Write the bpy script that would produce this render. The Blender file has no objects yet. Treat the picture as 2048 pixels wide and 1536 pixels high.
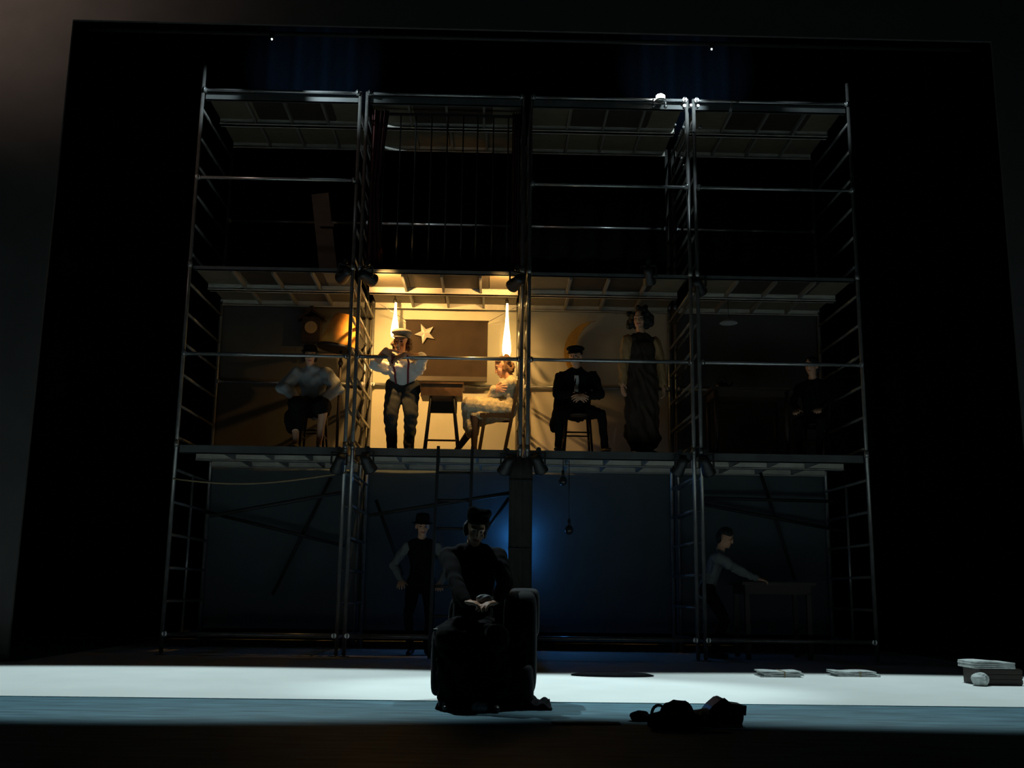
import bpy, math, random
import numpy as np
from mathutils import Vector, Matrix
random.seed(7); np.random.seed(7)
sc = bpy.context.scene
COL = sc.collection
V = Vector
PI = math.pi

# ------------------------------------------------------------------ camera
FPX = 2094.28
CPOS = V((-0.4496, -13.9748, 0.8747)); YAW, PIT, ROL = 0.0200, 0.1947, 0.0132
fwd = V((math.sin(YAW)*math.cos(PIT), math.cos(YAW)*math.cos(PIT), math.sin(PIT)))
rgt0 = V((math.cos(YAW), -math.sin(YAW), 0)); up0 = rgt0.cross(fwd)
CR = rgt0*math.cos(ROL) + up0*math.sin(ROL); CU = up0*math.cos(ROL) - rgt0*math.sin(ROL)
cam = bpy.data.cameras.new('camera'); cam.sensor_width = 36; cam.lens = 36*FPX/2048
cam.clip_end = 200
camo = bpy.data.objects.new('camera', cam); COL.objects.link(camo)
camo.matrix_world = Matrix(((CR.x, CU.x, -fwd.x, CPOS.x), (CR.y, CU.y, -fwd.y, CPOS.y), (CR.z, CU.z, -fwd.z, CPOS.z), (0, 0, 0, 1)))
sc.camera = camo
def at(u, v, Y):                       # a picture point carried out to the upright plane at depth Y
    d = fwd*FPX + CR*(u-1024) + CU*(768-v)
    return CPOS + d*((Y-CPOS.y)/d.y)
def fl(u, v, z=0.0):                   # a picture point carried out to a level plane
    d = fwd*FPX + CR*(u-1024) + CU*(768-v)
    return CPOS + d*((z-CPOS.z)/d.z)

# ------------------------------------------------------------------ world, exposure
w = bpy.data.worlds.new('world'); sc.world = w; w.use_nodes = True
bg = w.node_tree.nodes['Background']; bg.inputs[0].default_value = (0.45, 0.75, 1.0, 1); bg.inputs[1].default_value = 0.0016
vs = sc.view_settings; vs.view_transform = 'Standard'; vs.look = 'None'; vs.exposure = 0.0; vs.gamma = 1.0; vs.use_curve_mapping = False
sc.cycles.use_denoising = True
sc.cycles.max_bounces = 8

# ------------------------------------------------------------------ lights
def spot(name, loc, target, power, size, blend, color, radius=0.08, sx=1.0):
    l = bpy.data.lights.new(name, 'SPOT'); l.energy = power; l.spot_size = math.radians(size); l.spot_blend = blend
    l.color = color; l.shadow_soft_size = radius
    o = bpy.data.objects.new(name, l); COL.objects.link(o); o.location = loc
    d = (V(target)-V(loc)).normalized()
    # keep the lamp's own x axis level so that a wide lens spreads sideways
    z = -d; x = V((1, 0, 0)); x = (x - z*x.dot(z)).normalized(); y = z.cross(x)
    m = Matrix((x, y, z)).transposed()
    o.rotation_euler = m.to_euler(); o.scale = (sx, 1, 1)
    return o
def point(name, loc, power, color, radius=0.05):
    l = bpy.data.lights.new(name, 'POINT'); l.energy = power; l.color = color; l.shadow_soft_size = radius
    o = bpy.data.objects.new(name, l); COL.objects.link(o); o.location = loc
    return o
WARM = (1.0, 0.55, 0.16); COOL = (0.72, 0.92, 1.0); FLOORC = (0.76, 0.97, 1.0); BLUE = (0.06, 0.36, 1.0)
# back light hung over the stage, washing a wide flat band of the floor
for x, pw in ((-3.3, 2700), (3.6, 2400)):
    spot('floor_wash_light', (x, -1.62, 8.9), (x, -4.2, 0), pw, 30.0, 0.34, FLOORC, 0.08, 2.5)
# two cool lamps hung at the border, shining down on the top of the scaffold
spot('cool_light', at(556, 92, -0.86), at(672, 196, 0.0), 190, 46, 1.0, COOL, 0.03)
spot('cool_light', at(1412, 112, -0.86), at(1366, 215, 0.0), 130, 46, 1.0, COOL, 0.03)
spot('cool_light', at(540, 92, -0.86), at(403, 195, 0.0), 110, 40, 1.0, COOL, 0.03)  # from here on, extra spots added at the same lamps for posts and rails
spot('cool_light', at(1432, 112, -0.86), at(1698, 220, 0.0), 110, 34, 1.0, COOL, 0.03)
spot('cool_light', at(556, 92, -0.86), at(655, 362, 0.0), 90, 18, 1.0, COOL, 0.03)
spot('cool_light', at(1412, 112, -0.86), at(1360, 378, 0.0), 90, 18, 1.0, COOL, 0.03)
# blue patches on the back curtain above the scaffold
spot('blue_light', at(560, 60, 1.2), at(632, 140, 5.9), 900, 34, 0.9, (0.2, 0.55, 1.0), 0.1)
spot('blue_light', at(1440, 80, 1.2), at(1368, 150, 5.9), 900, 34, 0.9, (0.2, 0.55, 1.0), 0.1)
# added warm spot imitating a lens glow at upper left, and dim wall fills
spot('wall_fill_light', (-8.6, -4.6, 8.9), (-7.2, -1.5, 8.9), 520, 84, 1.0, (1.0, 0.74, 0.6), 0.3)
spot('wall_fill_light', (7.8, -5.0, 4.0), (7.0, -1.5, 4.6), 9, 90, 1.0, (0.7, 0.9, 1.0), 0.3)
spot('wall_fill_light', (-7.8, -5.0, 4.0), (-7.0, -1.5, 4.0), 9, 90, 1.0, (0.7, 0.9, 1.0), 0.3)
# the two warm floods in the front corners of the lit room
spot('flood_light', at(752, 568, -0.2), at(812, 745, 1.25), 400, 96, 0.8, WARM, 0.04)
spot('flood_light', at(1019, 577, -0.2), at(925, 770, 1.2), 150, 104, 0.75, WARM, 0.04)
spot('flood_light', at(756, 568, -0.12), at(822, 538, 1.0), 210, 74, 0.8, WARM, 0.03)  # extra spots added at the floods to brighten the deck beams
spot('flood_light', at(1016, 578, -0.12), at(968, 546, 1.0), 120, 74, 0.8, WARM, 0.03)
# blue lamp low behind the middle posts
point('blue_lamp_light', (0.0, 1.60, 1.55), 13.0, BLUE, 0.05)

# ------------------------------------------------------------------ materials
MATS = {}
def mat(name, col, rough=0.6, metal=0.0, emit=None, strength=0.0, noise=None, bump=0.0, bscale=30.0, spec=None, stretch=None, col2=None):
    if name in MATS: return MATS[name]
    m = bpy.data.materials.new(name); m.use_nodes = True; nt = m.node_tree
    b = nt.nodes['Principled BSDF']
    b.inputs['Base Color'].default_value = (*col, 1); b.inputs['Roughness'].default_value = rough; b.inputs['Metallic'].default_value = metal
    if spec is not None: b.inputs['Specular IOR Level'].default_value = spec
    if emit: b.inputs['Emission Color'].default_value = (*emit, 1); b.inputs['Emission Strength'].default_value = strength
    if noise or bump:
        tc = nt.nodes.new('ShaderNodeTexCoord'); mp = nt.nodes.new('ShaderNodeMapping')
        if stretch: mp.inputs['Scale'].default_value = stretch[:3]; mp.inputs['Rotation'].default_value = (0, 0, stretch[3] if len(stretch) > 3 else 0)
        nt.links.new(tc.outputs['Object'], mp.inputs['Vector'])
        n = nt.nodes.new('ShaderNodeTexNoise'); n.inputs['Scale'].default_value = bscale; n.inputs['Detail'].default_value = 5
        nt.links.new(mp.outputs[0], n.inputs['Vector'])
        if noise:
            r = nt.nodes.new('ShaderNodeValToRGB'); c2 = col2 or tuple(c*(1-noise) for c in col)
            r.color_ramp.elements[0].position = 0.35; r.color_ramp.elements[1].position = 0.68
            r.color_ramp.elements[0].color = (*c2, 1); r.color_ramp.elements[1].color = (*col, 1)
            nt.links.new(n.outputs['Fac'], r.inputs['Fac']); nt.links.new(r.outputs['Color'], b.inputs['Base Color'])
        if bump:
            bm_ = nt.nodes.new('ShaderNodeBump'); bm_.inputs['Strength'].default_value = bump; bm_.inputs['Distance'].default_value = 0.02
            nt.links.new(n.outputs['Fac'], bm_.inputs['Height']); nt.links.new(bm_.outputs[0], b.inputs['Normal'])
    MATS[name] = m
    return m
ALU = mat('aluminium tube', (0.27, 0.262, 0.25), 0.26, 0.55, noise=0.25, bscale=9)
BEAM = mat('aluminium beam', (0.6, 0.57, 0.5), 0.55, 0.15, noise=0.2, bscale=6)
STEEL = mat('dark steel', (0.014, 0.014, 0.015), 0.6, 0.2)
POLISH = mat('polished tube', (0.5, 0.5, 0.5), 0.25, 0.72, noise=0.15, bscale=12)
CROSS = mat('dull aluminium', (0.2, 0.19, 0.17), 0.55, 0.2)
EDGE = mat('shaded beam edge', (0.085, 0.09, 0.088), 0.7, noise=0.3, bscale=4)  # deck beam darkened at the front edge, shade put into the colour
CLAMP = mat('clamp steel', (0.55, 0.55, 0.55), 0.3, 0.9)
PLY_P = mat('pale plywood', (0.16, 0.13, 0.085), 0.7, noise=0.3, bscale=5, stretch=(1, 6, 1))
PLY_D = mat('brown plywood', (0.04, 0.027, 0.017), 0.7, noise=0.4, bscale=5, stretch=(1, 6, 1))
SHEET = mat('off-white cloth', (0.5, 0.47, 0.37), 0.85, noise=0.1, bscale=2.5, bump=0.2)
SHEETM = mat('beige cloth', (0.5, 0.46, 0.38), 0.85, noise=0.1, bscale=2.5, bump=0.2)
SHEET_SHADED = mat('shaded off-white cloth', (0.085, 0.08, 0.07), 0.85, noise=0.1, bscale=2.5, bump=0.2)  # same wall cloth, with the dimness of the outer bays put into its colour
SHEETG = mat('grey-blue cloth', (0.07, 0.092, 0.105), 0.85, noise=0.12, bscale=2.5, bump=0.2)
BLACKC = mat('black velour', (0.010, 0.010, 0.012), 0.95, spec=0.05, noise=0.3, bscale=20)
PROSC = mat('dark plaster', (0.06, 0.056, 0.054), 0.95, noise=0.2, bscale=2)
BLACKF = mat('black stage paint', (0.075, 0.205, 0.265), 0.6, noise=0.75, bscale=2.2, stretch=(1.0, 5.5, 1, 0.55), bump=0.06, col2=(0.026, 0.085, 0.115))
WHITEF = mat('white floor cloth', (0.74, 0.76, 0.74), 0.8, noise=0.07, bscale=1.5)
BLK = mat('black lamp paint', (0.012, 0.012, 0.012), 0.5)
LENS = mat('lamp glass', (0.25, 0.25, 0.25), 0.12)
WOOD_D = mat('dark wood', (0.035, 0.02, 0.012), 0.5, noise=0.4, bscale=8, stretch=(1, 1, 6))
WOOD_B = mat('brown wood', (0.17, 0.085, 0.035), 0.5, noise=0.4, bscale=8, stretch=(1, 6, 1))
RED = mat('red drape', (0.05, 0.004, 0.004), 0.9, noise=0.3, bscale=12)
GOLD = mat('gold glitter', (0.8, 0.42, 0.08), 0.45, 0.25, noise=0.35, bscale=90, bump=0.6)
SILVER = mat('silver card', (0.72, 0.7, 0.64), 0.3, 0.6)
SHADE = mat('orange lampshade', (0.85, 0.36, 0.06), 0.7, noise=0.15, bscale=14)
BOARD = mat('grey-brown board', (0.034, 0.022, 0.015), 0.85, spec=0.2, noise=0.3, bscale=3.5)
PAPER = mat('newsprint', (0.6, 0.64, 0.63), 0.85, noise=0.35, bscale=26)
ROPE = mat('hemp rope', (0.3, 0.22, 0.12), 0.9)
SKIN = mat('skin', (0.62, 0.33, 0.2), 0.55)
LIP = mat('lips', (0.42, 0.09, 0.07), 0.5)
EYE = mat('eye', (0.03, 0.02, 0.018), 0.4)
HAIR_B = mat('brown hair', (0.09, 0.045, 0.02), 0.6, noise=0.5, bscale=60, bump=0.8)
HAIR_L = mat('light brown hair', (0.24, 0.12, 0.05), 0.5, noise=0.4, bscale=60, bump=0.8)
HAIR_K = mat('black hair', (0.008, 0.006, 0.006), 0.7, noise=0.5, bscale=50, bump=0.8)
SHIRT = mat('white shirt cotton', (0.68, 0.66, 0.62), 0.85, noise=0.1, bscale=14)
CREAM = mat('cream knit', (0.74, 0.62, 0.4), 0.9, noise=0.2, bscale=40, bump=0.5)
GREYT = mat('charcoal trousers', (0.026, 0.028, 0.03), 0.9, noise=0.3, bscale=30)
SUIT = mat('black suit cloth', (0.010, 0.009, 0.009), 0.95, spec=0.08, noise=0.3, bscale=30)
COAT = mat('dark brown coat', (0.045, 0.026, 0.016), 0.9, noise=0.3, bscale=20)
COAT_LIT = mat('lamplit coat sleeve', (0.42, 0.24, 0.1), 0.85, noise=0.2, bscale=20)  # coat cloth lightened, the warm light on the sleeves put into the colour
STOCK = mat('dark stockings', (0.05, 0.03, 0.025), 0.7)
SHOE = mat('dark leather', (0.018, 0.012, 0.01), 0.4)
SLEEVE_SHADED = mat('shaded white shirt', (0.15, 0.16, 0.16), 0.85, noise=0.12, bscale=14)  # white sleeves darkened, the ground storey's shade put into the colour
PALEG = mat('pale grey blouse', (0.33, 0.345, 0.35), 0.85, noise=0.12, bscale=14)
CAPG = mat('grey wool cap', (0.22, 0.2, 0.17), 0.9, noise=0.2, bscale=40)
REDB = mat('dark red braces', (0.2, 0.02, 0.03), 0.7)
SHINY = mat('black leather', (0.006, 0.006, 0.007), 0.75, spec=0.15)

# ------------------------------------------------------------------ mesh helpers
class MB:
    def __init__(s): s.v = []; s.f = []; s.sm = []
    def add(s, vs, fs, smooth=False):
        o = len(s.v); s.v += [tuple(p) for p in vs]; s.f += [tuple(i+o for i in f) for f in fs]
        s.sm += ([smooth]*len(fs) if isinstance(smooth, bool) else list(smooth)); return s
    def box(s, c, d, m=None):
        x, y, z = d[0]/2, d[1]/2, d[2]/2; c = V(c)
        p = [V((a, b, e)) for e in (-z, z) for b in (-y, y) for a in (-x, x)]
        p = [(m @ q if m else q)+c for q in p]
        return s.add(p, [(0, 2, 3, 1), (4, 5, 7, 6), (0, 1, 5, 4), (2, 6, 7, 3), (0, 4, 6, 2), (1, 3, 7, 5)])
    def box2(s, a, b):
        a, b = V(a), V(b); return s.box((a+b)/2, tuple(abs(t) for t in (b-a)))
    def cyl(s, a, b, r, r2=None, n=10, cap=True):
        a, b = V(a), V(b); r2 = r if r2 is None else r2; ax = (b-a).normalized()
        t = V((1, 0, 0)) if abs(ax.x) < 0.8 else V((0, 1, 0)); x = ax.cross(t).normalized(); y = ax.cross(x)
        vs = []
        for p, rr in ((a, r), (b, r2)):
            for i in range(n):
                an = 2*PI*i/n; vs.append(p + x*(rr*math.cos(an)) + y*(rr*math.sin(an)))
        fs = [(i, (i+1) % n, n+(i+1) % n, n+i) for i in range(n)]; sm = [True]*n
        if cap: fs += [tuple(range(n-1, -1, -1)), tuple(range(n, 2*n))]; sm += [False, False]
        return s.add(vs, fs, sm)
    def tube(s, pts, r, n=8):
        pts = [V(p) for p in pts]; rings = []
        rr = r if isinstance(r, (list, tuple)) else [r]*len(pts)
        prev = None
        for i, p in enumerate(pts):
            d = (pts[min(i+1, len(pts)-1)]-pts[max(i-1, 0)]).normalized()
            if prev is None:
                t = V((0, 0, 1)) if abs(d.z) < 0.8 else V((1, 0, 0)); x = d.cross(t).normalized()
            else: x = (prev - d*prev.dot(d)).normalized()
            prev = x; y = d.cross(x)
            rings.append([p + x*(rr[i]*math.cos(2*PI*k/n)) + y*(rr[i]*math.sin(2*PI*k/n)) for k in range(n)])
        vs = [q for ring in rings for q in ring]; fs = []; sm = []
        for i in range(len(pts)-1):
            for k in range(n):
                fs.append((i*n+k, i*n+(k+1) % n, (i+1)*n+(k+1) % n, (i+1)*n+k)); sm.append(True)
        fs += [tuple(range(n-1, -1, -1)), tuple(range((len(pts)-1)*n, len(pts)*n))]; sm += [False, False]
        return s.add(vs, fs, sm)
    def lathe(s, prof, c, n=24, m=None, sx=1.0, sy=1.0):
        c = V(c); vs = []; fs = []
        for r, z in prof:
            for k in range(n):
                a = 2*PI*k/n; q = V((r*math.cos(a)*sx, r*math.sin(a)*sy, z)); vs.append((m @ q if m else q)+c)
        for i in range(len(prof)-1):
            for k in range(n): fs.append((i*n+k, i*n+(k+1) % n, (i+1)*n+(k+1) % n, (i+1)*n+k))
        fs.append(tuple(range(n-1, -1, -1))); fs.append(tuple(range((len(prof)-1)*n, len(prof)*n)))
        return s.add(vs, fs, [True]*(len(fs)-2)+[False, False])
    def ell(s, c, rad, m=None, nu=16, nv=10):
        prof = [(max(1e-4, math.sin(PI*i/nv)), -math.cos(PI*i/nv)) for i in range(nv+1)]
        c = V(c); vs = []; fs = []
        for r, z in prof:
            for k in range(nu):
                a = 2*PI*k/nu; q = V((r*math.cos(a)*rad[0], r*math.sin(a)*rad[1], z*rad[2])); vs.append((m @ q if m else q)+c)
        for i in range(nv):
            for k in range(nu): fs.append((i*nu+k, i*nu+(k+1) % nu, (i+1)*nu+(k+1) % nu, (i+1)*nu+k))
        return s.add(vs, fs, True)
    def prism(s, outline, c, ax, ay, depth):           # flat outline swept along ax x ay
        c, ax, ay = V(c), V(ax), V(ay); nrm = ax.cross(ay).normalized(); n = len(outline)
        vs = [c+ax*x+ay*y-nrm*(depth/2) for x, y in outline]+[c+ax*x+ay*y+nrm*(depth/2) for x, y in outline]
        fs = [tuple(range(n-1, -1, -1)), tuple(range(n, 2*n))]+[(i, (i+1) % n, n+(i+1) % n, n+i) for i in range(n)]
        return s.add(vs, fs)
    def grid(s, nx, ny, fn, thick=None):
        vs = [fn(i/nx, j/ny) for j in range(ny+1) for i in range(nx+1)]
        fs = [(j*(nx+1)+i, j*(nx+1)+i+1, (j+1)*(nx+1)+i+1, (j+1)*(nx+1)+i) for j in range(ny) for i in range(nx)]
        if thick:
            o = len(vs); t = V(thick); vs = vs+[V(p)+t for p in vs]
            fs = fs+[tuple(i+o for i in reversed(f)) for f in fs]
            edge = [i for i in range(nx+1)]+[j*(nx+1)+nx for j in range(1, ny+1)]+[ny*(nx+1)+i for i in range(nx-1, -1, -1)]+[j*(nx+1) for j in range(ny-1, 0, -1)]
            fs = fs+[(edge[k], edge[(k+1) % len(edge)], edge[(k+1) % len(edge)]+o, edge[k]+o)[::-1] for k in range(len(edge))]
        return s.add(vs, fs, True)
    def build(s, name, m, parent=None, loc=None):
        o_ = V(loc) if loc is not None else (parent_origin(parent) if parent else V((0, 0, 0)))
        me = bpy.data.meshes.new(name)
        me.from_pydata([(p[0]-o_.x, p[1]-o_.y, p[2]-o_.z) for p in s.v], [], s.f)
        me.polygons.foreach_set('use_smooth', s.sm); me.materials.append(m); me.update()
        ob = bpy.data.objects.new(name, me); COL.objects.link(ob)
        if parent: ob.parent = parent
        else: ob.location = o_
        return ob
def parent_origin(p):
    o = V((0, 0, 0))
    while p: o += p.location; p = p.parent
    return o
def tag(o, label=None, cat=None, group=None, kind=None):
    if label: o['label'] = label
    if cat: o['category'] = cat
    if group: o['group'] = group
    if kind: o['kind'] = kind
    return o
def thing(name, label, cat, loc=(0, 0, 0), group=None):
    o = bpy.data.objects.new(name, None); COL.objects.link(o); o.location = loc; o.empty_display_size = 0.1
    return tag(o, label, cat, group)

# ------------------------------------------------------------------ the setting
Z1, Z2, Z3 = 2.727, 5.227, 7.815
X = [-4.641, -2.395, -2.2955, -0.05, 0.05, 2.2955, 2.395, 4.641]
DEP = 1.77
YB = 6.0
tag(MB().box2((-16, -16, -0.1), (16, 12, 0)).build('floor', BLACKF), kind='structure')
cl = MB().prism([(-13, -5.28), (13, -5.28), (13, -1.53), (5.9, -1.53), (5.9, 4.5), (-5.8, 4.5), (-5.8, -1.53), (-13, -1.53)], (0, 0, 0.003), (1, 0, 0), (0, 1, 0), 0.006).build('stage_cloth', WHITEF, loc=(0, 0, 0))
tag(cl, 'wide white floor cloth spread over the stage, brightly lit at its front', 'floor cloth')
def wavy(y0, x0, x1, z0, z1, amp, per, n):
    return MB().grid(n, 2, lambda a, b: V((x0+(x1-x0)*a, y0+amp*math.sin((x0+(x1-x0)*a)*2*PI/per)+amp*0.4*math.sin((x0+(x1-x0)*a)*2.3), z0+(z1-z0)*b)), (0, 0.02, 0))
tag(wavy(YB, -13, 13, 0, 13, 0.09, 0.55, 380).build('wall_back', BLACKC), kind='structure')
tag(MB().box2((-16, -1.5, 0), (-5.93, -1.46, 14)).build('wall_left', PROSC), kind='structure')
tag(MB().box2((6.04, -1.5, 0), (16, -1.46, 14)).build('wall_right', PROSC), kind='structure')
tag(MB().box2((-5.93, -1.5, 8.03), (6.04, -1.46, 14)).build('wall_front', PROSC), kind='structure')
tag(MB().box2((-16, -1.5, 13.9), (16, 12, 14.1)).build('ceiling', BLACKC), kind='structure')

# ------------------------------------------------------------------ scaffold towers
RZ = [0.25+0.43*k for k in range(18)]
TL = ['scaffold tower at the far left holding the clock and orange lampshade', 'scaffold tower with the brightly lit warm room in its middle storey',
      'scaffold tower holding the gold crescent moon, right of the lit room', 'scaffold tower at the far right, almost wholly in darkness']
ZG1, ZG2, ZR1, ZR2 = 3.966, 6.495, 3.94, 6.52
for t in range(4):
    xa, xb = X[2*t], X[2*t+1]
    root = thing('scaffold_tower', TL[t], 'scaffold', ((xa+xb)/2, DEP/2, 0), 'scaffold towers standing in a row')
    pr = 0.027
    for x in (xa, xb):
        outer = (t == 0 and x == xa) or (t == 3 and x == xb)
        for y in (0, DEP):
            top = (8.24 if t == 0 else 8.16) if (outer and y == 0) else Z3+0.045
            m = MB().cyl((x, y, 0.03), (x, y, top), pr, n=12)
            for zc in (Z1+0.02, Z2+0.02): m.cyl((x, y, zc-0.05), (x, y, zc+0.05), pr*1.25, n=12)
            p = m.build('post', ALU, root)
            MB().lathe([(0.075, 0.0065), (0.075, 0.014), (0.02, 0.016), (0.02, 0.06)], (x, y, 0), 12).build('base_plate', CLAMP, p)
        for z in RZ:
            if min(abs(z-Z1), abs(z-Z2), abs(z-Z3)) < 0.075: continue
            MB().cyl((x, 0.02, z), (x, DEP-0.02, z), 0.02, n=8).build('rung', ALU, root)
        if outer:
            MB().cyl((x, DEP/2, 0.25), (x, DEP/2, 2.4), 0.018, n=8).build('middle_post', ALU, root)
    # rails across the bay
    def rail(y, z, r, a=xa, b=xb, name='guard_rail'):
        rl = MB().cyl((a, y, z), (b, y, z), r, n=16).build(name, POLISH if name == 'guard_rail' else ALU, root)
        for xx, s in ((a, 1), (b, -1)):
            MB().cyl((xx+s*0.035, y-0.035, z), (xx+s*0.035, y+0.045, z), 0.034, n=8).cyl((xx+s*0.035, y-0.045, z-0.03), (xx+s*0.035, y-0.045, z+0.03), 0.011, n=6).build('coupler', CLAMP, rl)
    rail(-0.052, ZG1, 0.026); rail(DEP, ZR1, 0.024)
    if t != 1: rail(-0.052, ZG2, 0.022)
    rail(DEP, ZR2, 0.02)
    rail(-0.0, 0.27, 0.03, name='ledger')
    rail(-0.03, Z3+0.012, 0.022)
    # decks: two platforms side by side in depth, aluminium frames with plywood panels
    for zi, z in enumerate((Z1, Z2, Z3)):
        x0, x1 = xa+0.035, xb-0.035
        for pi_, (y0, y1) in enumerate(((0.03, 0.87), (0.878, 1.72))):
            xs = [x0, x0+0.60, x1-0.42, x1] if pi_ == 0 else [x0, (x0+x1)/2, x1]
            for i in range(len(xs)-1):
                dark = (pi_ == 0 and i == 1)
                MB().box2((xs[i]+0.004, y0+0.03, z-0.016), (xs[i+1]-0.004, y1-0.03, z)).build('deck_panel', PLY_D if dark else PLY_P, root)
            for yy in (y0, y1):
                s = 1 if yy == y0 else -1
                front = (pi_ == 0 and yy == y0); hb = 0.05 if (front and zi == 1) else 0.105
                MB().box2((x0, yy, z-hb), (x1, yy+s*0.03, z+0.004)).box2((x0, yy, z-hb), (x1, yy+s*0.055, z-hb+0.008)).build('deck_beam', EDGE if front else BEAM, root)
            for i in range(1, 4):
                xc = x0+(x1-x0)*i/4+(0.04 if pi_ else 0)
                MB().box2((xc-0.016, y0+0.03, z-0.085), (xc+0.016, y1-0.03, z-0.017)).build('cross_member', CROSS, root)
    # diagonal braces of the ground storey
    br = {0: [((662, 955), (545, 1190), 1.68), ((405, 1022), (690, 1092), 1.55), ((420, 1032), (682, 985), 0.12)],
          1: [((738, 1031), (1026, 985), 0.12), ((1018, 996), (958, 1082), 1.6), ((752, 1000), (806, 1150), 1.6)],
          2: [], 3: [((1519, 940), (1590, 1160), 1.68), ((1402, 996), (1668, 1003), 1.55), ((1402, 1008), (1690, 1063), 1.6)]}[t]
    for (a, b, y) in br:
        MB().cyl(at(*a, y), at(*b, y), 0.026, n=8).build('brace', STEEL, root)

# dark cloth-wrapped column round the middle posts of the ground storey
cw = thing('wrapped_column', 'dark cloth-wrapped column in the middle of the ground storey', 'column', (at(1040, 1100, 0.0).x, 0.0, 0.006))
cx0, cx1 = at(1017, 1060, -0.04).x, at(1064, 1060, -0.04).x
MB().grid(18, 12, lambda a, b: V((cx0+(cx1-cx0)*a, -0.075+0.012*math.sin(a*19+b*2)+0.006*math.sin(b*14), 0.04+(Z1-0.15)*b)), (0, 0.012, 0)).build('cloth', mat('dark olive cloth', (0.03, 0.03, 0.022), 0.9, noise=0.3, bscale=8), cw)
for z_ in (0.5, 1.4, 2.3): MB().box2((cx0-0.004, -0.1, z_), (cx1+0.004, -0.092, z_+0.02)).build('tie', STEEL, cw)

# clamps bunched on the upper right corner, and coupler knobs
ck = thing('clamp_cluster', 'bright steel clamps bunched on the top post beside the small lit lamp', 'clamps', at(1382, 215, -0.06))
for (u, v, r) in ((1368, 214, 0.035), (1381, 213, 0.03), (1395, 214, 0.03), (1350, 252, 0.02), (1366, 257, 0.03), (1380, 262, 0.028), (1386, 268, 0.03), (1400, 256, 0.03), (1346, 268, 0.018), (1358, 272, 0.018), (1362, 318, 0.018), (1366, 332, 0.014)):
    c = at(u, v, -0.07); r *= 0.62
    MB().cyl(c-V((0, 0.05, 0)), c+V((0, 0.03, 0)), r, n=10).cyl(c+V((-r*1.1, -0.03, 0)), c+V((r*1.1, -0.03, 0)), r*0.45, n=8).build('clamp', CLAMP, ck)
ht = thing('rail_end_hook', 'small bright hook bracket ending the lit top rail on the right', 'bracket', at(1466, 212, -0.07))
MB().cyl(at(1462, 204, -0.07), at(1478, 203, -0.07), 0.014, n=8).cyl(at(1464, 208, -0.07), at(1461, 222, -0.07), 0.02, n=8).build('hook', CLAMP, ht)
MB().cyl(at(1461, 221, -0.1), at(1461, 221, -0.04), 0.025, n=8).build('bolt', CLAMP, ht)

# ------------------------------------------------------------------ cloth panels behind the bays
PL = ['cream cloth wall behind the clock and lampshade', 'bright warm cream cloth wall behind the lit room', 'cream cloth wall behind the gold crescent moon', 'unlit cloth wall in the middle storey at far right']
PG = ['dim grey cloth wall behind the crossed braces at bottom left', 'blue-lit cloth wall behind the dark ladder', 'wide blue-lit cloth wall with hanging bulbs before it', 'dim grey cloth wall behind the leaning man at bottom right']
def cloth(x0, x1, z0, z1, y, amp, seed):
    r = random.Random(seed); ph = [r.uniform(0, 6) for _ in range(4)]
    return MB().grid(28, 24, lambda a, b: V((x0+(x1-x0)*a, y+amp*(math.sin(a*9+ph[0]+b*2)*0.6+math.sin(b*6+ph[1]+a*3)*0.5+math.sin(a*23+ph[2])*0.25*(1-b)), z0+(z1-z0)*b)), (0, 0.008, 0))
for t in range(4):
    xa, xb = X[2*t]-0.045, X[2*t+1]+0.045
    tag(cloth(xa, xb, Z1+0.01, Z2+0.02, DEP+0.06, 0.012, t).build('cloth_wall', (SHEET_SHADED, SHEET, SHEETM, SHEET_SHADED)[t], loc=((xa+xb)/2, DEP+0.06, Z1)), PL[t], 'cloth wall', 'cloth walls of the middle storey')
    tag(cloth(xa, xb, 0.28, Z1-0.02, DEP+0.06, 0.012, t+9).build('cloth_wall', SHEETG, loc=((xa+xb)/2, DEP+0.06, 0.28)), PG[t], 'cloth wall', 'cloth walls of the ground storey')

# ------------------------------------------------------------------ stage lamps
def par(u, v, Y, aim, label, group='black stage lamps on the scaffold', lit=None, size=1.0, hang=None):
    c = at(u, v, Y); d = V(aim).normalized(); root = thing('stage_lamp', label, 'stage lamp', c, group)
    z = -d; x = V((0, 0, 1)).cross(z).normalized() if abs(d.z) < 0.98 else V((1, 0, 0)); y = z.cross(x); m = Matrix((x, y, z)).transposed()
    s = size
    MB().lathe([(0.028*s, 0.13*s), (0.062*s, 0.12*s), (0.068*s, 0.06*s), (0.075*s, 0.0), (0.088*s, -0.06*s), (0.094*s, -0.11*s), (0.094*s, -0.125*s), (0.08*s, -0.122*s), (0.07*s, -0.08*s), (0.001, -0.078*s)], c, 18, m).build('housing', BLK, root)
    MB().lathe([(0.001, -0.086*s), (0.06*s, -0.09*s), (0.072*s, -0.084*s), (0.07*s, -0.079*s), (0.001, -0.079*s)], c, 18, m).build('lens', lit or LENS, root)
    k = MB(); top = c + V((0, 0, 0.19*s))
    for sg in (-1, 1):
        e = c + x*(0.105*s*sg); k.cyl(e - x*(0.035*s*sg), e, 0.014*s, n=8); k.box2(e-V((0.012, 0.012, 0.02)), e+V((0.012, 0.012, 0.14*s)))
    k.cyl(c+x*(0.112*s)+V((0, 0, 0.14*s)), c-x*(0.112*s)+V((0, 0, 0.14*s)), 0.013, n=8); k.build('yoke', BLK, root)
    MB().cyl(c+V((0, 0, 0.14*s)), top, 0.012, n=8).cyl(top-V((0, 0.03, 0)), top+V((0, 0.03, 0)), 0.034, n=10).build('clamp', BLK, root)
    if hang: MB().cyl(top, (hang[0], hang[1], top.z), 0.014, n=8).build('arm', BLK, root)
    return root
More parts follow.
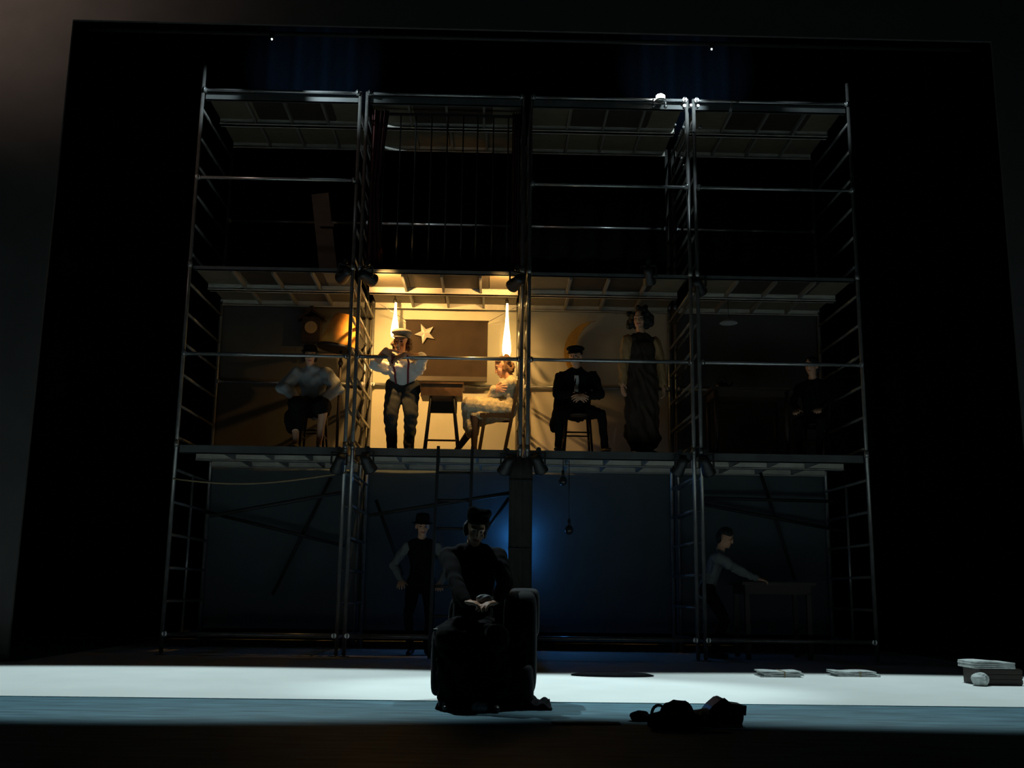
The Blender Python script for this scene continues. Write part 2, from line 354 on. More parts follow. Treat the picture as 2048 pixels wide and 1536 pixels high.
LITW = mat('glowing warm lens', (1, 0.9, 0.7), 0.3, emit=(1.0, 0.75, 0.4), strength=10)
LITC = mat('glowing cool lens', (1, 1, 1), 0.3, emit=(0.85, 0.97, 1.0), strength=10)
LITD = mat('faintly glowing lens', (1, 1, 1), 0.3, emit=(0.85, 0.97, 1.0), strength=1.6)
par(734, 554, -0.34, (0.75, 0.9, -0.25), 'black flood lamp at top left corner of the lit room', lit=LITW, hang=(X[2], 0))
par(1033, 564, -0.34, (-0.55, 0.95, -0.3), 'black flood lamp at top right corner of the lit room', lit=LITW, hang=(X[3], 0))
for u, v, aim, lb in ((690, 549, (-0.6, 0.8, -0.3), 'black stage lamp above the orange lampshade'),
    (1297, 551, (0.2, 0.7, -0.6), 'black stage lamp above the tall long-coated figure'),
    (1397, 572, (0.4, 0.7, -0.5), 'black stage lamp at top corner of the dark right-hand room'),
    (678, 927, (-0.3, 0.6, -0.8), 'black stage lamp hung beneath the deck under the floor lamp'),
    (735, 926, (0.4, 0.5, -0.8), 'black stage lamp hung beneath the deck under the standing man'),
    (1014, 930, (-0.4, 0.5, -0.8), 'black stage lamp hung beneath the deck right of the ladder'),
    (1077, 928, (0.4, 0.5, -0.8), 'black stage lamp hung beneath the deck just above the blue panel'),
    (1361, 932, (-0.4, 0.5, -0.8), 'black stage lamp hung beneath the deck under the tall figure'),
    (1413, 932, (0.4, 0.5, -0.8), 'black stage lamp hung beneath the deck of the far right tower')):
    par(u, v, -0.12 if v > 800 else 0.06, aim, lb)
lb_ = thing('lighting_bar', 'dark pipe along the upper border carrying the small lamps', 'lighting bar', (0, -1.02, 8.14))
MB().cyl((-5.9, -1.02, 8.17), (6.0, -1.02, 8.17), 0.03, n=10).build('pipe', STEEL, lb_)
for x_ in (-5.0, -2.0, 1.0, 4.0): MB().cyl((x_, -1.02, 8.17), (x_, -1.02, 13.88), 0.006, n=5).build('wire', STEEL, lb_)
par(544, 78, -1.02, (0.1, -0.8, -0.6), 'small lit lamp at the upper border, left', 'lamps at the upper border', LITD, 0.2)
par(1423, 98, -1.02, (-0.1, -0.8, -0.6), 'small lit lamp at the upper border, right', 'lamps at the upper border', LITD, 0.2)
# the glaring lamp clamped on the top rail
c = at(1321, 194, -0.08)
gl = thing('rail_flood_lamp', 'small glaring white flood lamp clamped on top of the highest rail', 'flood lamp', c)
MB().ell(c, (0.068, 0.05, 0.048)).build('lit_globe', mat('glaring white glass', (1, 1, 1), 0.3, emit=(0.93, 1.0, 0.95), strength=24), gl)
MB().lathe([(0.03, -0.085), (0.075, -0.06), (0.078, -0.045), (0.06, -0.035)], c, 18).build('base', CLAMP, gl)
for u, v in ((1307, 211), (1331, 213)):
    q = at(u, v, -0.1); MB().cyl(q+V((0, 0, 0.1)), q, 0.014, n=8).ell(q, (0.026, 0.026, 0.03)).build('clamp_screw', CLAMP, gl)
# blue lamp behind the middle posts
bl = thing('blue_lamp', 'small blue lamp hidden behind the middle posts at ground storey', 'lamp', (0, 1.52, 1.55))
MB().cyl((0, 1.72, 1.40), (0, 1.52, 1.40), 0.035, n=12).build('housing', BLK, bl)
MB().cyl((0, 1.52, 1.40), (0, 1.49, 1.40), 0.032, n=12).build('lens', mat('blue glass', (0.05, 0.2, 0.9), 0.3, emit=(0.05, 0.3, 1.0), strength=2), bl)

# pendant lights of the lit room
def pendant(u, v0, v1, Y, label, r):
    a, b = at(u, v0, Y), at(u-1, v1, Y); L = (a-b).length; root = thing('pendant_lamp', label, 'pendant lamp', b, 'glowing pendant lamps')
    prof = [(0.2, 0.0), (0.75, 0.03), (1.0, 0.12), (0.97, 0.22), (0.72, 0.42), (0.45, 0.6), (0.3, 0.78), (0.26, 0.95), (0.2, 1.0)]
    MB().lathe([(r*p, L*h) for p, h in prof], b, 20).build('glass', PENDG, root)
    MB().cyl(a-V((0, 0, 0.01)), a+V((0, 0, 0.05)), 0.03, 0.022, n=12).build('socket', BLK, root)
    MB().cyl(a+V((0, 0, 0.05)), V((a.x, a.y, Z2-0.02)), 0.006, n=6).build('cord', BLK, root)
PENDG = mat('glowing frosted glass', (1, 0.9, 0.7), 0.4, emit=(1.0, 0.64, 0.21), strength=13)
pendant(790, 604, 676, 1.30, 'glowing drop-shaped pendant lamp behind the capped man', 0.062)
pendant(1014, 606, 716, 1.30, 'long glowing drop-shaped pendant lamp behind the seated woman', 0.066)

# ------------------------------------------------------------------ lit room: hung board, star, wires
c0, c1, c2 = at(812, 641, 1.62), at(976, 645, 1.62), at(975, 763, 1.62)
bd = thing('hung_board', 'large grey-brown board hung on wires at the back of the lit room', 'board', ((c0.x+c1.x)/2, 1.62, c2.z))
MB().box2((c0.x, 1.60, c2.z+0.06), (c1.x, 1.635, c0.z)).build('panel', BOARD, bd)
MB().box2((c0.x, 1.575, c2.z-0.01), (c1.x, 1.64, c2.z+0.06)).build('lower_batten', WOOD_D, bd)
MB().box2((c0.x-0.012, 1.59, c0.z-0.004), (c1.x+0.012, 1.64, c0.z+0.012)).build('upper_edge', BOARD, bd)
MB().cyl(V((c0.x, 1.62, c0.z)), at(757, 606, 1.0), 0.005, n=5).build('wire', CLAMP, bd)
MB().cyl(V((c1.x, 1.62, c0.z)), at(1037, 611, 1.0), 0.005, n=5).build('wire', CLAMP, bd)
# faceted star
sc_ = at(850, 667, 1.55); st = MB(); pts = []
for i in range(10):
    a = PI/2+0.42+i*PI/5; r = 0.165 if i % 2 == 0 else 0.068
    pts.append(sc_+V((r*math.cos(a), 0.0, r*math.sin(a))))
vsx = [sc_+V((0, -0.045, 0)), sc_+V((0, 0.02, 0))]+pts
st.add(vsx, [(0, 2+i, 2+(i+1) % 10) for i in range(10)]+[(1, 2+(i+1) % 10, 2+i) for i in range(10)])
tag(st.build('star', SILVER, loc=sc_), 'tilted silver five-pointed star hung before the grey-brown board', 'star')
# crescent moon
mc = at(1193, 706, 1.70); px = (at(1293, 706, 1.70)-mc).length/100; R1 = 65*px; cx2 = 32*px; R2 = 73*px
outl = []
for i in range(25):
    a = math.radians(85+i*(190)/24); outl.append((R1*math.cos(a), R1*math.sin(a)))
a1 = math.atan2(outl[-1][1], outl[-1][0]-cx2); a0 = math.atan2(outl[0][1], outl[0][0]-cx2)
if a1 < 0: a1 += 2*PI
for i in range(1, 24):
    a = a1+(a0-a1)*i/24; outl.append((cx2+R2*math.cos(a), R2*math.sin(a)))
mo = thing('crescent_moon', 'large gold glitter crescent moon on the wall behind the seated man', 'moon', mc)
rot = Matrix.Rotation(-0.12, 3, 'Y')
n = len(outl); mm = MB(); hx, hz = rot @ V((1, 0, 0)), rot @ V((0, 0, 1))
for i in range(23):                     # strips across the crescent keep the shape clean
    j0, j1 = i, i+1; k0 = (n-i) % n if i else 0; k1 = n-1-i
    q = [outl[j0], outl[j1], outl[k1] if k1 > 24 else outl[24], outl[k0] if i else outl[0]]
    q = [p for idx, p in enumerate(q) if idx == 0 or p != q[idx-1]]
    if len(q) > 2: mm.prism(q[::-1], mc, hx, hz, 0.05)
mm.build('crescent', GOLD, mo)
MB().cyl(mc+hx*(R1*-0.2)+hz*(R1*0.93), V((mc.x-R1*0.2, 1.7, Z2-0.1)), 0.004, n=5).build('wire', CLAMP, mo)

# cuckoo clock
cc = at(624, 655, 1.72); ck = thing('cuckoo_clock', 'dark carved wooden clock with gabled roof on the left wall', 'clock', cc)
MB().box2(cc+V((-0.14, -0.09, -0.24)), cc+V((0.14, 0.08, 0.15))).build('case', WOOD_D, ck)
rf = MB()
for s in (-1, 1):
    rf.add([cc+V((0, -0.13, 0.27)), cc+V((0, 0.08, 0.27)), cc+V((s*0.22, 0.08, 0.13)), cc+V((s*0.22, -0.13, 0.13)), cc+V((0, -0.13, 0.235)), cc+V((0, 0.08, 0.235)), cc+V((s*0.21, 0.08, 0.10)), cc+V((s*0.21, -0.13, 0.10))],
           [(0, 1, 2, 3), (7, 6, 5, 4), (3, 2, 6, 7), (0, 3, 7, 4), (1, 5, 6, 2)])
rf.box2(cc+V((-0.03, -0.13, 0.24)), cc+V((0.03, 0.05, 0.31))).build('roof', WOOD_D, ck)
dl = MB().cyl(cc+V((0, -0.09, -0.02)), cc+V((0, -0.105, -0.02)), 0.095, n=24).build('dial', mat('brown dial', (0.3, 0.2, 0.1), 0.6), ck)
MB().box(cc+V((0.0, -0.108, 0.01)), (0.008, 0.004, 0.06)).box(cc+V((0.02, -0.108, -0.03)), (0.045, 0.004, 0.008)).build('hand', mat('bone white', (0.3, 0.25, 0.16), 0.5), dl)
for i in range(12):
    a = i*PI/6; MB().box(cc+V((0.078*math.cos(a), -0.107, -0.02+0.078*math.sin(a))), (0.011, 0.003, 0.011)).build('hour_mark', MATS['bone white'], dl)
for dx in (-0.05, 0.05):
    MB().cyl(cc+V((dx, -0.03, -0.24)), cc+V((dx, -0.03, -0.42)), 0.004, n=5).cyl(cc+V((dx, -0.03, -0.42)), cc+V((dx, -0.03, -0.50)), 0.016, 0.022, n=8).build('weight', WOOD_D, ck)

# floor lamp with orange shade
lp = at(684, 664, 0.75); fl_ = thing('floor_lamp', 'floor lamp with large orange cone shade beside the tower post', 'floor lamp', (lp.x, 0.75, Z1))
tm = Matrix.Rotation(0.16, 3, 'Y')
MB().lathe([(0.30, -0.24), (0.305, -0.235), (0.15, 0.24), (0.145, 0.24), (0.295, -0.228)], lp, 28, tm).build('lamp_shade', SHADE, fl_)
MB().lathe([(0.306, -0.275), (0.309, -0.235), (0.302, -0.235), (0.30, -0.275)], lp, 28, tm).build('shade_trim', WOOD_D, fl_)
MB().cyl((lp.x, 0.75, Z1+0.03), (lp.x, 0.75, lp.z+0.1), 0.022, n=10).lathe([(0.022, -0.5), (0.04, -0.46), (0.025, -0.42)], lp, 10).build('pole', WOOD_D, fl_)
MB().lathe([(0.17, 0.0), (0.17, 0.02), (0.06, 0.045), (0.02, 0.05)], (lp.x, 0.75, Z1), 20).build('base', WOOD_D, fl_)
MB().ell(lp+V((0, 0, 0.02)), (0.045, 0.045, 0.07)).build('bulb', LENS, fl_)

# ------------------------------------------------------------------ furniture
def leg(m, a, b, r, n=8): m.cyl(a, b, r, n=n); return m
# school desk
ya, yb = 0.35, 0.85
tl, tr = at(843, 768, 0.5), at(925, 770, 0.5)
dk = thing('school_desk', 'brown school desk with steel legs in front of the seated woman', 'desk', ((tl.x+tr.x)/2, 0.6, Z1))
zt = tl.z
MB().box2((tl.x-0.02, ya-0.02, zt-0.025), (tr.x+0.02, yb, zt)).build('desktop', WOOD_B, dk)
MB().box2((tl.x, ya, zt-0.19), (tr.x, yb-0.03, zt-0.03)).build('book_box', WOOD_B, dk)
MB().box2((tl.x+0.12, yb-0.05, zt-0.36), (tr.x-0.08, yb-0.035, zt-0.19)).build('modesty_panel', WOOD_D, dk)
for (u, ub, y) in ((864, 849, ya+0.03), (904, 917, ya+0.03), (864, 852, yb-0.05), (904, 914, yb-0.05)):
    a = at(u, 790, y); b = at(ub, 893, y); b = a+(b-a)*((a.z-Z1-0.02)/(a.z-b.z))
    MB().cyl((a.x, y, zt-0.03), b, 0.017, n=8).ell(b, (0.022, 0.022, 0.02), nu=8, nv=6).build('leg', STEEL, dk)
zb = at(880, 880, ya).z
MB().cyl((at(849, 880, ya).x, ya+0.03, zb), (at(917, 880, ya).x, ya+0.03, zb), 0.014, n=8).build('foot_bar', STEEL, dk)
# folding chair of the woman
def bx(m, a, b, wd, th, side=V((0, 1, 0))):      # a flat bar from a to b
    a, b = V(a), V(b); d = (b-a).normalized(); s = (side-d*side.dot(d)).normalized(); t = d.cross(s)
    vs = [p+s*(wd/2*i)+t*(th/2*j) for p in (a, b) for i, j in ((-1, -1), (1, -1), (1, 1), (-1, 1))]
    return m.add(vs, [(3, 2, 1, 0), (4, 5, 6, 7), (0, 1, 5, 4), (1, 2, 6, 5), (2, 3, 7, 6), (3, 0, 4, 7)])
sx0, sx1 = at(960, 828, 0.75).x, at(1020, 830, 0.75).x; sz = at(985, 832, 0.75).z
fc = thing('folding_chair', 'dark wooden folding chair under the seated woman', 'chair', ((sx0+sx1)/2, 0.75, Z1))
for i in range(5):
    x0 = sx0+(sx1-sx0)*i/5
    MB().box2((x0+0.004, 0.53, sz-0.02), (x0+(sx1-sx0)/5-0.004, 0.97, sz+0.005)).build('seat_slat', WOOD_D, fc)
MB().box2((sx0, 0.53, sz-0.055), (sx1+0.03, 0.555, sz-0.02)).box2((sx0, 0.945, sz-0.055), (sx1+0.03, 0.97, sz-0.02)).build('seat_frame', WOOD_D, fc)
topx = at(1038, 765, 0.75); botx = at(1009, 893, 0.75); botx.z = Z1+0.005
for y in (0.52, 0.98):
    bx(MB(), (botx.x-0.01, y, Z1+0.004), (topx.x, y, topx.z), 0.028, 0.045).build('back_leg', WOOD_D, fc)
    bx(MB(), (sx0-0.01, y, Z1+0.004), (sx0+0.07, y, sz-0.02), 0.024, 0.035).build('front_leg', WOOD_D, fc)
for k in range(2):
    h = 0.75+0.2*k; p = botx.lerp(topx, h)
    MB().box((p.x-0.02, 0.75, p.z), (0.018, 0.46, 0.07)).build('back_slat', WOOD_D, fc)
# plain chairs and stool
def chair(name, label, loc, yaw, sh=0.5, wd=0.42, back=0.95, mat_=WOOD_D, group=None):
    r = thing(name, label, 'chair' if back else 'stool', loc, group); r.rotation_euler = (0, 0, yaw)
    def P(*a): return V(a)+V(loc)
    h = wd/2
    MB().lathe([(h*0.9, sh-0.035), (h*1.04, sh-0.025), (h*1.05, sh-0.005), (h*0.95, sh)], P(0, 0, 0), 20).build('seat', mat_, r)
    for sx in (-1, 1):
        for sy in (-1, 1):
            a = P(sx*h*0.72, sy*h*0.72, sh-0.03); b = P(sx*h*0.9, sy*h*0.9, 0.004)
            MB().cyl(b, a, 0.016, 0.02, n=8).build('leg', mat_, r)
    for sx in (-1, 1): MB().cyl(P(sx*h*0.83, -h*0.83, sh*0.42), P(sx*h*0.83, h*0.83, sh*0.42), 0.011, n=6).build('stretcher', mat_, r)
    for sy in (-1, 1): MB().cyl(P(-h*0.83, sy*h*0.83, sh*0.55), P(h*0.83, sy*h*0.83, sh*0.55), 0.011, n=6).build('stretcher', mat_, r)
    if back:
        pts = [P(-h*0.8, h*0.75, sh-0.01)]+[P(-h*0.95*math.cos(PI*i/8), h*0.95+0.03, sh+(back-sh)*(0.72+0.28*math.sin(PI*i/8))) for i in range(9)]+[P(h*0.8, h*0.75, sh-0.01)]
        MB().tube(pts, 0.016, 8).build('back_hoop', mat_, r)
        for k in (-0.4, 0, 0.4): MB().cyl(P(k*h, h*0.8, sh-0.01), P(k*h*1.1, h*0.95+0.03, sh+(back-sh)*0.93), 0.009, n=6).build('spindle', mat_, r)
    return r
pb = at(1155, 840, 0.62)
chair('wooden_chair', 'dark wooden chair under the man in the black suit', (pb.x, 0.68, Z1), 0.0, 0.60, 0.44, 1.02)
pb3 = at(628, 840, 0.75)
chair('wooden_stool', 'dark wooden stool under the figure in the pale blouse', (pb3.x, 0.80, Z1), 0.0, 0.58, 0.38, 0)

# ------------------------------------------------------------------ people
def capsule_mesh(m, a, b, ra, rb, flat=1.0, n=None, seg=12):
    a, b = V(a), V(b); d = b-a; L = d.length
    ax = d/L if L > 1e-6 else V((0, 0, 1))
    t = V((1, 0, 0)) if abs(ax.x) < 0.8 else V((0, 1, 0)); x = ax.cross(t).normalized(); y = ax.cross(x)
    nn = V(n).normalized() if n else None; rings = []
    for i in range(5): an = -PI/2+PI/2*i/4; rings.append((a+ax*(ra*math.sin(an)), ra*max(0.02, math.cos(an))))
    for i in range(5): an = PI/2*i/4; rings.append((b+ax*(rb*math.sin(an)), rb*max(0.02, math.cos(an))))
    vs = []
    for c, r in rings:
        for k in range(seg):
            q = x*(r*math.cos(2*PI*k/seg))+y*(r*math.sin(2*PI*k/seg))
            if nn: q = q-nn*((1-flat)*q.dot(nn))
            vs.append(c+q)
    fs = [(i*seg+k, i*seg+(k+1) % seg, (i+1)*seg+(k+1) % seg, (i+1)*seg+k) for i in range(9) for k in range(seg)]
    fs += [tuple(range(seg-1, -1, -1)), tuple(range(9*seg, 10*seg))]
    m.add(vs, fs, True)
class Body:
    def __init__(s, vox=0.009): s.pr = []; s.vox = vox
    def cap(s, a, b, ra, rb, mt, flat=1.0, n=None, sm=1.0, wr=0.0): s.pr.append(('c', V(a), V(b), ra, rb, flat, V(n).normalized() if n else None, mt, sm, wr))
    def ell(s, c, rad, mt, m=None, sm=1.0, wr=0.0): s.pr.append(('e', V(c), rad, m or Matrix.Identity(3), None, None, None, mt, sm, wr))
    def dist(s, P):
        D = np.empty((len(s.pr), len(P)))
        for i, p in enumerate(s.pr):
            if p[0] == 'c':
                a, b = np.array(p[1]), np.array(p[2]); d = b-a; L2 = max(1e-9, d@d)
                t = np.clip(((P-a)@d)/L2, 0, 1); q = P-(a+t[:, None]*d)
                if p[6] is not None: nn = np.array(p[6]); k = q@nn; q = q+np.outer(k*(1/p[5]-1), nn)
                D[i] = np.sqrt((q**2).sum(1))-(p[3]+(p[4]-p[3])*t)
            else:
                q = (P-np.array(p[1]))@np.array(p[3]); r = np.array(p[2])
                k = np.sqrt(((q/r)**2).sum(1)); D[i] = (k-1)*r.min()
        return D
    def build(s, name, parent, smooth=4, seed=0):
        m = MB()
        for p in s.pr:
            if p[0] == 'c': capsule_mesh(m, p[1], p[2], p[3], p[4], p[5], p[6])
            else: m.ell(p[1], p[2], p[3])
        me = bpy.data.meshes.new('tmp'); me.from_pydata(m.v, [], m.f)
        ob = bpy.data.objects.new('tmp', me); COL.objects.link(ob)
        md = ob.modifiers.new('r', 'REMESH'); md.mode = 'VOXEL'; md.voxel_size = s.vox; md.adaptivity = 0
        dg = bpy.context.evaluated_depsgraph_get(); ev = ob.evaluated_get(dg); em = ev.to_mesh()
        nv = len(em.vertices); P = np.empty(nv*3); em.vertices.foreach_get('co', P); P = P.reshape(-1, 3)
        ne = len(em.edges); E_ = np.empty(ne*2, int); em.edges.foreach_get('vertices', E_); E_ = E_.reshape(-1, 2)
        faces = [tuple(f.vertices) for f in em.polygons]
        ev.to_mesh_clear(); bpy.data.objects.remove(ob); bpy.data.meshes.remove(me)
        D = s.dist(P); own = D.argmin(0)
        smw = np.array([p[8] for p in s.pr])[own]; wrw = np.array([p[9] for p in s.pr])[own]
        deg = np.bincount(E_.ravel(), minlength=nv)[:, None]
        def avg(A):
            S = np.zeros_like(A); np.add.at(S, E_[:, 0], A[E_[:, 1]]); np.add.at(S, E_[:, 1], A[E_[:, 0]]); return S/np.maximum(deg, 1)
        for _ in range(smooth): P = P+(avg(P)-P)*(0.6*smw[:, None])
        # cloth folds along the normals
        if wrw.max() > 0:
            N = np.zeros_like(P)
            F = np.array([f[:4] if len(f) > 3 else (*f, f[0]) for f in faces])
            fn = np.cross(P[F[:, 2]]-P[F[:, 0]], P[F[:, 3]]-P[F[:, 1]])
            for k in range(4): np.add.at(N, F[:, k], fn)
            N /= np.linalg.norm(N, axis=1)[:, None]+1e-9
            for _ in range(2): wrw = wrw+0.5*(avg(wrw[:, None])[:, 0]-wrw)
            rg = np.random.RandomState(seed+3); disp = np.zeros(nv)
            for k in range(5):
                d = rg.normal(size=3)*np.array([1.4, 1.0, 0.55]); d /= np.linalg.norm(d); e = rg.normal(size=3); e /= np.linalg.norm(e)
                fq = rg.uniform(35, 75); disp += np.sin(P@d*fq+1.8*np.sin(P@e*fq*0.37+k)+k*2.1)/(1+0.35*k)
            P = P+N*(disp*wrw)[:, None]
        keys = []
        for p in s.pr:
            if p[7] not in keys: keys.append(p[7])
        fc_ = np.array([np.mean(P[list(f)], axis=0) for f in faces]); fo = s.dist(fc_).argmin(0)
        idx = [keys.index(s.pr[i][7]) for i in fo]
        me = bpy.data.meshes.new(name); me.from_pydata(P.tolist(), [], faces)
        for k in keys: me.materials.append(k)
        me.polygons.foreach_set('material_index', idx); me.polygons.foreach_set('use_smooth', [True]*len(faces)); me.update()
        ob = bpy.data.objects.new(name, me); COL.objects.link(ob); ob.parent = parent
        return ob
def ik(a, c, l1, l2, pole):
    a, c = V(a), V(c); d = c-a; L = min(d.length, (l1+l2)*0.999); u = d.normalized(); c = a+u*L
    x = (l1*l1-l2*l2+L*L)/(2*L); h = math.sqrt(max(0, l1*l1-x*x)); p = V(pole); p = (p-u*p.dot(u)).normalized()
    return a+u*x+p*h, c
def hand(B, w, d, palm_n, thumb, curl=0.5, s=1.0, mt=None):
    mt = mt or SKIN; d, nrm = V(d).normalized(), V(palm_n); nrm = (nrm-d*nrm.dot(d)).normalized(); side = d.cross(nrm).normalized()
    if side.dot(V(thumb)) < 0: side = -side
    w = V(w); B.cap(w, w+d*0.03*s, 0.028*s, 0.034*s, mt, 0.65, nrm, 0.3)
    B.cap(w+d*0.03*s-side*0.008*s, w+d*0.075*s-side*0.004*s, 0.038*s, 0.042*s, mt, 0.42, nrm, 0.3)
    for i, ln in enumerate((0.92, 1.05, 1.0, 0.8)):
        off = side*((1.5-i)*0.0225*s); p = w+d*0.088*s+off; dd = (d+side*((1.5-i)*0.11)).normalized(); ca = curl*(0.75+0.1*i)
        for j, sl in enumerate((0.042, 0.027, 0.021)):
            ang = ca*(0.5+0.45*j); dd2 = (dd*math.cos(ang)+nrm*math.sin(ang)).normalized(); q = p+dd2*(sl*ln*s)
            B.cap(p, q, (0.0108-0.0008*j)*s, (0.010-0.0008*j)*s, mt, sm=0.06); p = q; dd = dd2
    p = w+d*0.025*s+side*0.03*s; dd = (d*0.75+side*0.75+nrm*0.25).normalized()
    for j, sl in enumerate((0.036, 0.03, 0.024)):
        q = p+dd*sl*s; B.cap(p, q, (0.0125-0.0012*j)*s, (0.0115-0.0012*j)*s, mt, sm=0.15); p = q; dd = (dd+d*0.35).normalized()
def headparts(B, C, f, up=(0, 0, 1), s=1.0, skin=None, neck_from=None):
    skin = skin or SKIN; f = V(f).normalized(); u = V(up); u = (u-f*u.dot(f)).normalized(); r = f.cross(u); C = V(C)
    M = Matrix((r, f, u)).transposed()
    def L(x, y, z): return C+r*(x*s)+f*(y*s)+u*(z*s)
    B.ell(L(0, -0.008, 0.022), (0.074*s, 0.095*s, 0.098*s), skin, M, 0.4)
    B.ell(L(0, 0.028, -0.048), (0.058*s, 0.064*s, 0.082*s), skin, M, 0.4)
    B.ell(L(0, 0.066, -0.104), (0.026*s, 0.022*s, 0.02*s), skin, M, 0.4)
    for k in (-1, 1):
        B.ell(L(0.04*k, 0.058, -0.035), (0.024*s, 0.024*s, 0.026*s), skin, M, 0.4)
        B.ell(L(0.078*k, -0.012, -0.012), (0.012*s, 0.022*s, 0.033*s), skin, M, 0.2)
        B.cap(L(0.014*k, 0.083, 0.022), L(0.052*k, 0.07, 0.024), 0.011*s, 0.008*s, skin, sm=0.3)
        B.ell(L(0.031*k, 0.0765, 0.001), (0.0135*s, 0.0105*s, 0.007*s), EYE, M, 0.1)
        B.cap(L(0.018*k, 0.0895, 0.024), L(0.048*k, 0.0775, 0.026), 0.0055*s, 0.0045*s, HAIR_B, sm=0.1)
    B.cap(L(0, 0.087, 0.012), L(0, 0.102, -0.034), 0.009*s, 0.0125*s, skin, sm=0.2)
    B.cap(L(-0.02, 0.0855, -0.070), L(0.02, 0.0855, -0.070), 0.0075*s, 0.0075*s, LIP, sm=0.1)
    B.ell(L(0, 0.089, -0.070), (0.012*s, 0.0085*s, 0.009*s), LIP, M, 0.1)
    if neck_from is not None: B.cap(neck_from, L(0, -0.018, -0.07), 0.058*s, 0.05*s, skin)
    return L, M, (r, f, u)
def person(label, loc, yaw=0.0, S=1.1, *, pelvis=(0, 0, 0.95), chest=None, neck=(0, 0, 1.46), shw=0.185, head=None, face=(0, -1, 0), hup=(0, 0, 1),
           wa=None, wb=None, pa=(-1, 0.3, -0.3), pb=(1, 0.3, -0.3), ha=(0, -1, -0.3), hb=(0, -1, -0.3), na=(0, 0, -1), nb=(0, 0, -1), ta=(1, 0, 0), tb=(-1, 0, 0), curl=(0.5, 0.5),
           fa=(-0.1, 0, 0), fb=(0.1, 0, 0), ka=(-0.2, -1, 0), kb=(0.2, -1, 0), toe_a=(-0.15, -1, 0), toe_b=(0.15, -1, 0),
           top=None, sleeve=None, fore=None, bottom=None, shin=None, shoe=None, skin=None, extra=None, wr=0.004, vox=0.009, girth=1.0, bulk=0.0, legs=True, seed=0, hs=1.0, armk=1.0, legk=1.0):
    root = thing('person', label, 'person', loc, 'people of the stage play'); root.rotation_euler = (0, 0, yaw); root.scale = (S, S, S)
    B = Body(vox); pv, nk = V(pelvis), V(neck); ch = V(chest) if chest else pv.lerp(nk, 0.62)
    sleeve = sleeve or top; fore = fore or SKIN; shin = shin or bottom; shoe = shoe or SHOE
    side = V((1, 0, 0)); spine = (nk-pv).normalized(); fr = side.cross(spine); g = girth
    B.cap(pv+spine*0.0, pv.lerp(nk, 0.32), 0.165*g, 0.15*g, top, 0.66, fr, wr=wr)
    B.cap(pv.lerp(nk, 0.34), ch, 0.15*g, 0.178*g, top, 0.64, fr, wr=wr)
    B.cap(ch, nk-spine*0.09, 0.178*g, 0.13*g, top, 0.62, fr, wr=wr)
    B.cap(nk-side*(shw-0.04)-spine*0.075, nk+side*(shw-0.04)-spine*0.075, 0.062, 0.062, top, wr=wr)
    B.cap(nk-side*0.09-spine*0.035, nk+side*0.09-spine*0.035, 0.05, 0.05, top, wr=wr)
    B.cap(pv-side*0.055-V((0, 0, 0.02)), pv+side*0.055-V((0, 0, 0.02)), 0.125*g, 0.125*g, bottom, 0.85, fr, wr=wr*0.6)
    hd = V(head) if head else nk+V((0, -0.02, 0.19))
    L, M, axes = headparts(B, hd, face, hup, hs, skin, nk-spine*0.03)
    for sg, wt, pole, hdir, pn, th, cu in ((-1, wa, pa, ha, na, ta, curl[0]), (1, wb, pb, hb, nb, tb, curl[1])):
        shp = nk+side*(sg*shw)-spine*0.085
        if wt is None: wt = shp+V((sg*0.06, -0.05, -0.52))
        el, wt = ik(shp, wt, 0.29, 0.255, pole)
        B.cap(shp, el, 0.062+bulk, 0.048+bulk, sleeve, wr=wr)
        if fore is SKIN: B.cap(shp.lerp(el, 0.8), el+(wt-el)*0.06, 0.056+bulk, 0.05+bulk, sleeve, wr=wr)
        B.cap(el, wt, (0.043*armk if fore is SKIN else 0.05+bulk*0.8), (0.029*armk if fore is SKIN else 0.038+bulk*0.6), fore, sm=0.8, wr=0 if fore is SKIN else wr)
        hand(B, wt, hdir, pn, th, cu, armk)
    if legs:
        for sg, ft, kp, toe in ((-1, fa, ka, toe_a), (1, fb, kb, toe_b)):
            hip = pv+side*(sg*0.092)-V((0, 0, 0.04)); an = V(ft)+V((0, 0, 0.085))
            kn, an = ik(hip, an, 0.43, 0.42, kp)
            B.cap(hip, kn, 0.095*g*(1+legk)/2, 0.062*legk, bottom, wr=wr*0.7); B.cap(kn, an, 0.06*legk, 0.046*legk if shin is bottom else 0.036, shin, wr=wr*0.7 if shin is bottom else 0)
            td = V(toe).normalized(); hl = an-V((0, 0, 0.045))
            B.cap(hl-td*0.035, hl+td*0.10-V((0, 0, 0.008)), 0.038, 0.034, shoe, sm=0.5); B.cap(hl+td*0.09-V((0, 0, 0.01)), hl+td*0.165-V((0, 0, 0.014)), 0.036, 0.025, shoe, 0.8, (0, 0, 1), sm=0.5)
    if extra: extra(B)
    body = B.build('body', root, 4, seed)
    root['_skip'] = 0; del root['_skip']
    return root, body, L, M, axes
def blob(name, parent, m, prims, vox=0.012, amp=0.006, seed=1):
    B = Body(vox)
    for p in prims:
        if len(p) == 2: B.ell(p[0], p[1], m, wr=amp)
        else: B.cap(p[0], p[1], p[2], p[3], m, wr=amp)
    return B.build(name, parent, 2, seed)
def localbuild(mb, name, m, parent):
    o = mb.build(name, m, None, loc=(0, 0, 0)); o.parent = parent; return o
def curls(L, spots, r, m, root, seed, s=1.0, name='hair'):
    rg = random.Random(seed); pr = []
    for (x, y, z, n, sp) in spots:
        for _ in range(n): pr.append((L(x+rg.uniform(-sp, sp), y+rg.uniform(-sp, sp), z+rg.uniform(-sp, sp)), (r*rg.uniform(0.7, 1.2),)*3))
    return blob(name, root, m, pr, 0.011, 0.004, seed)
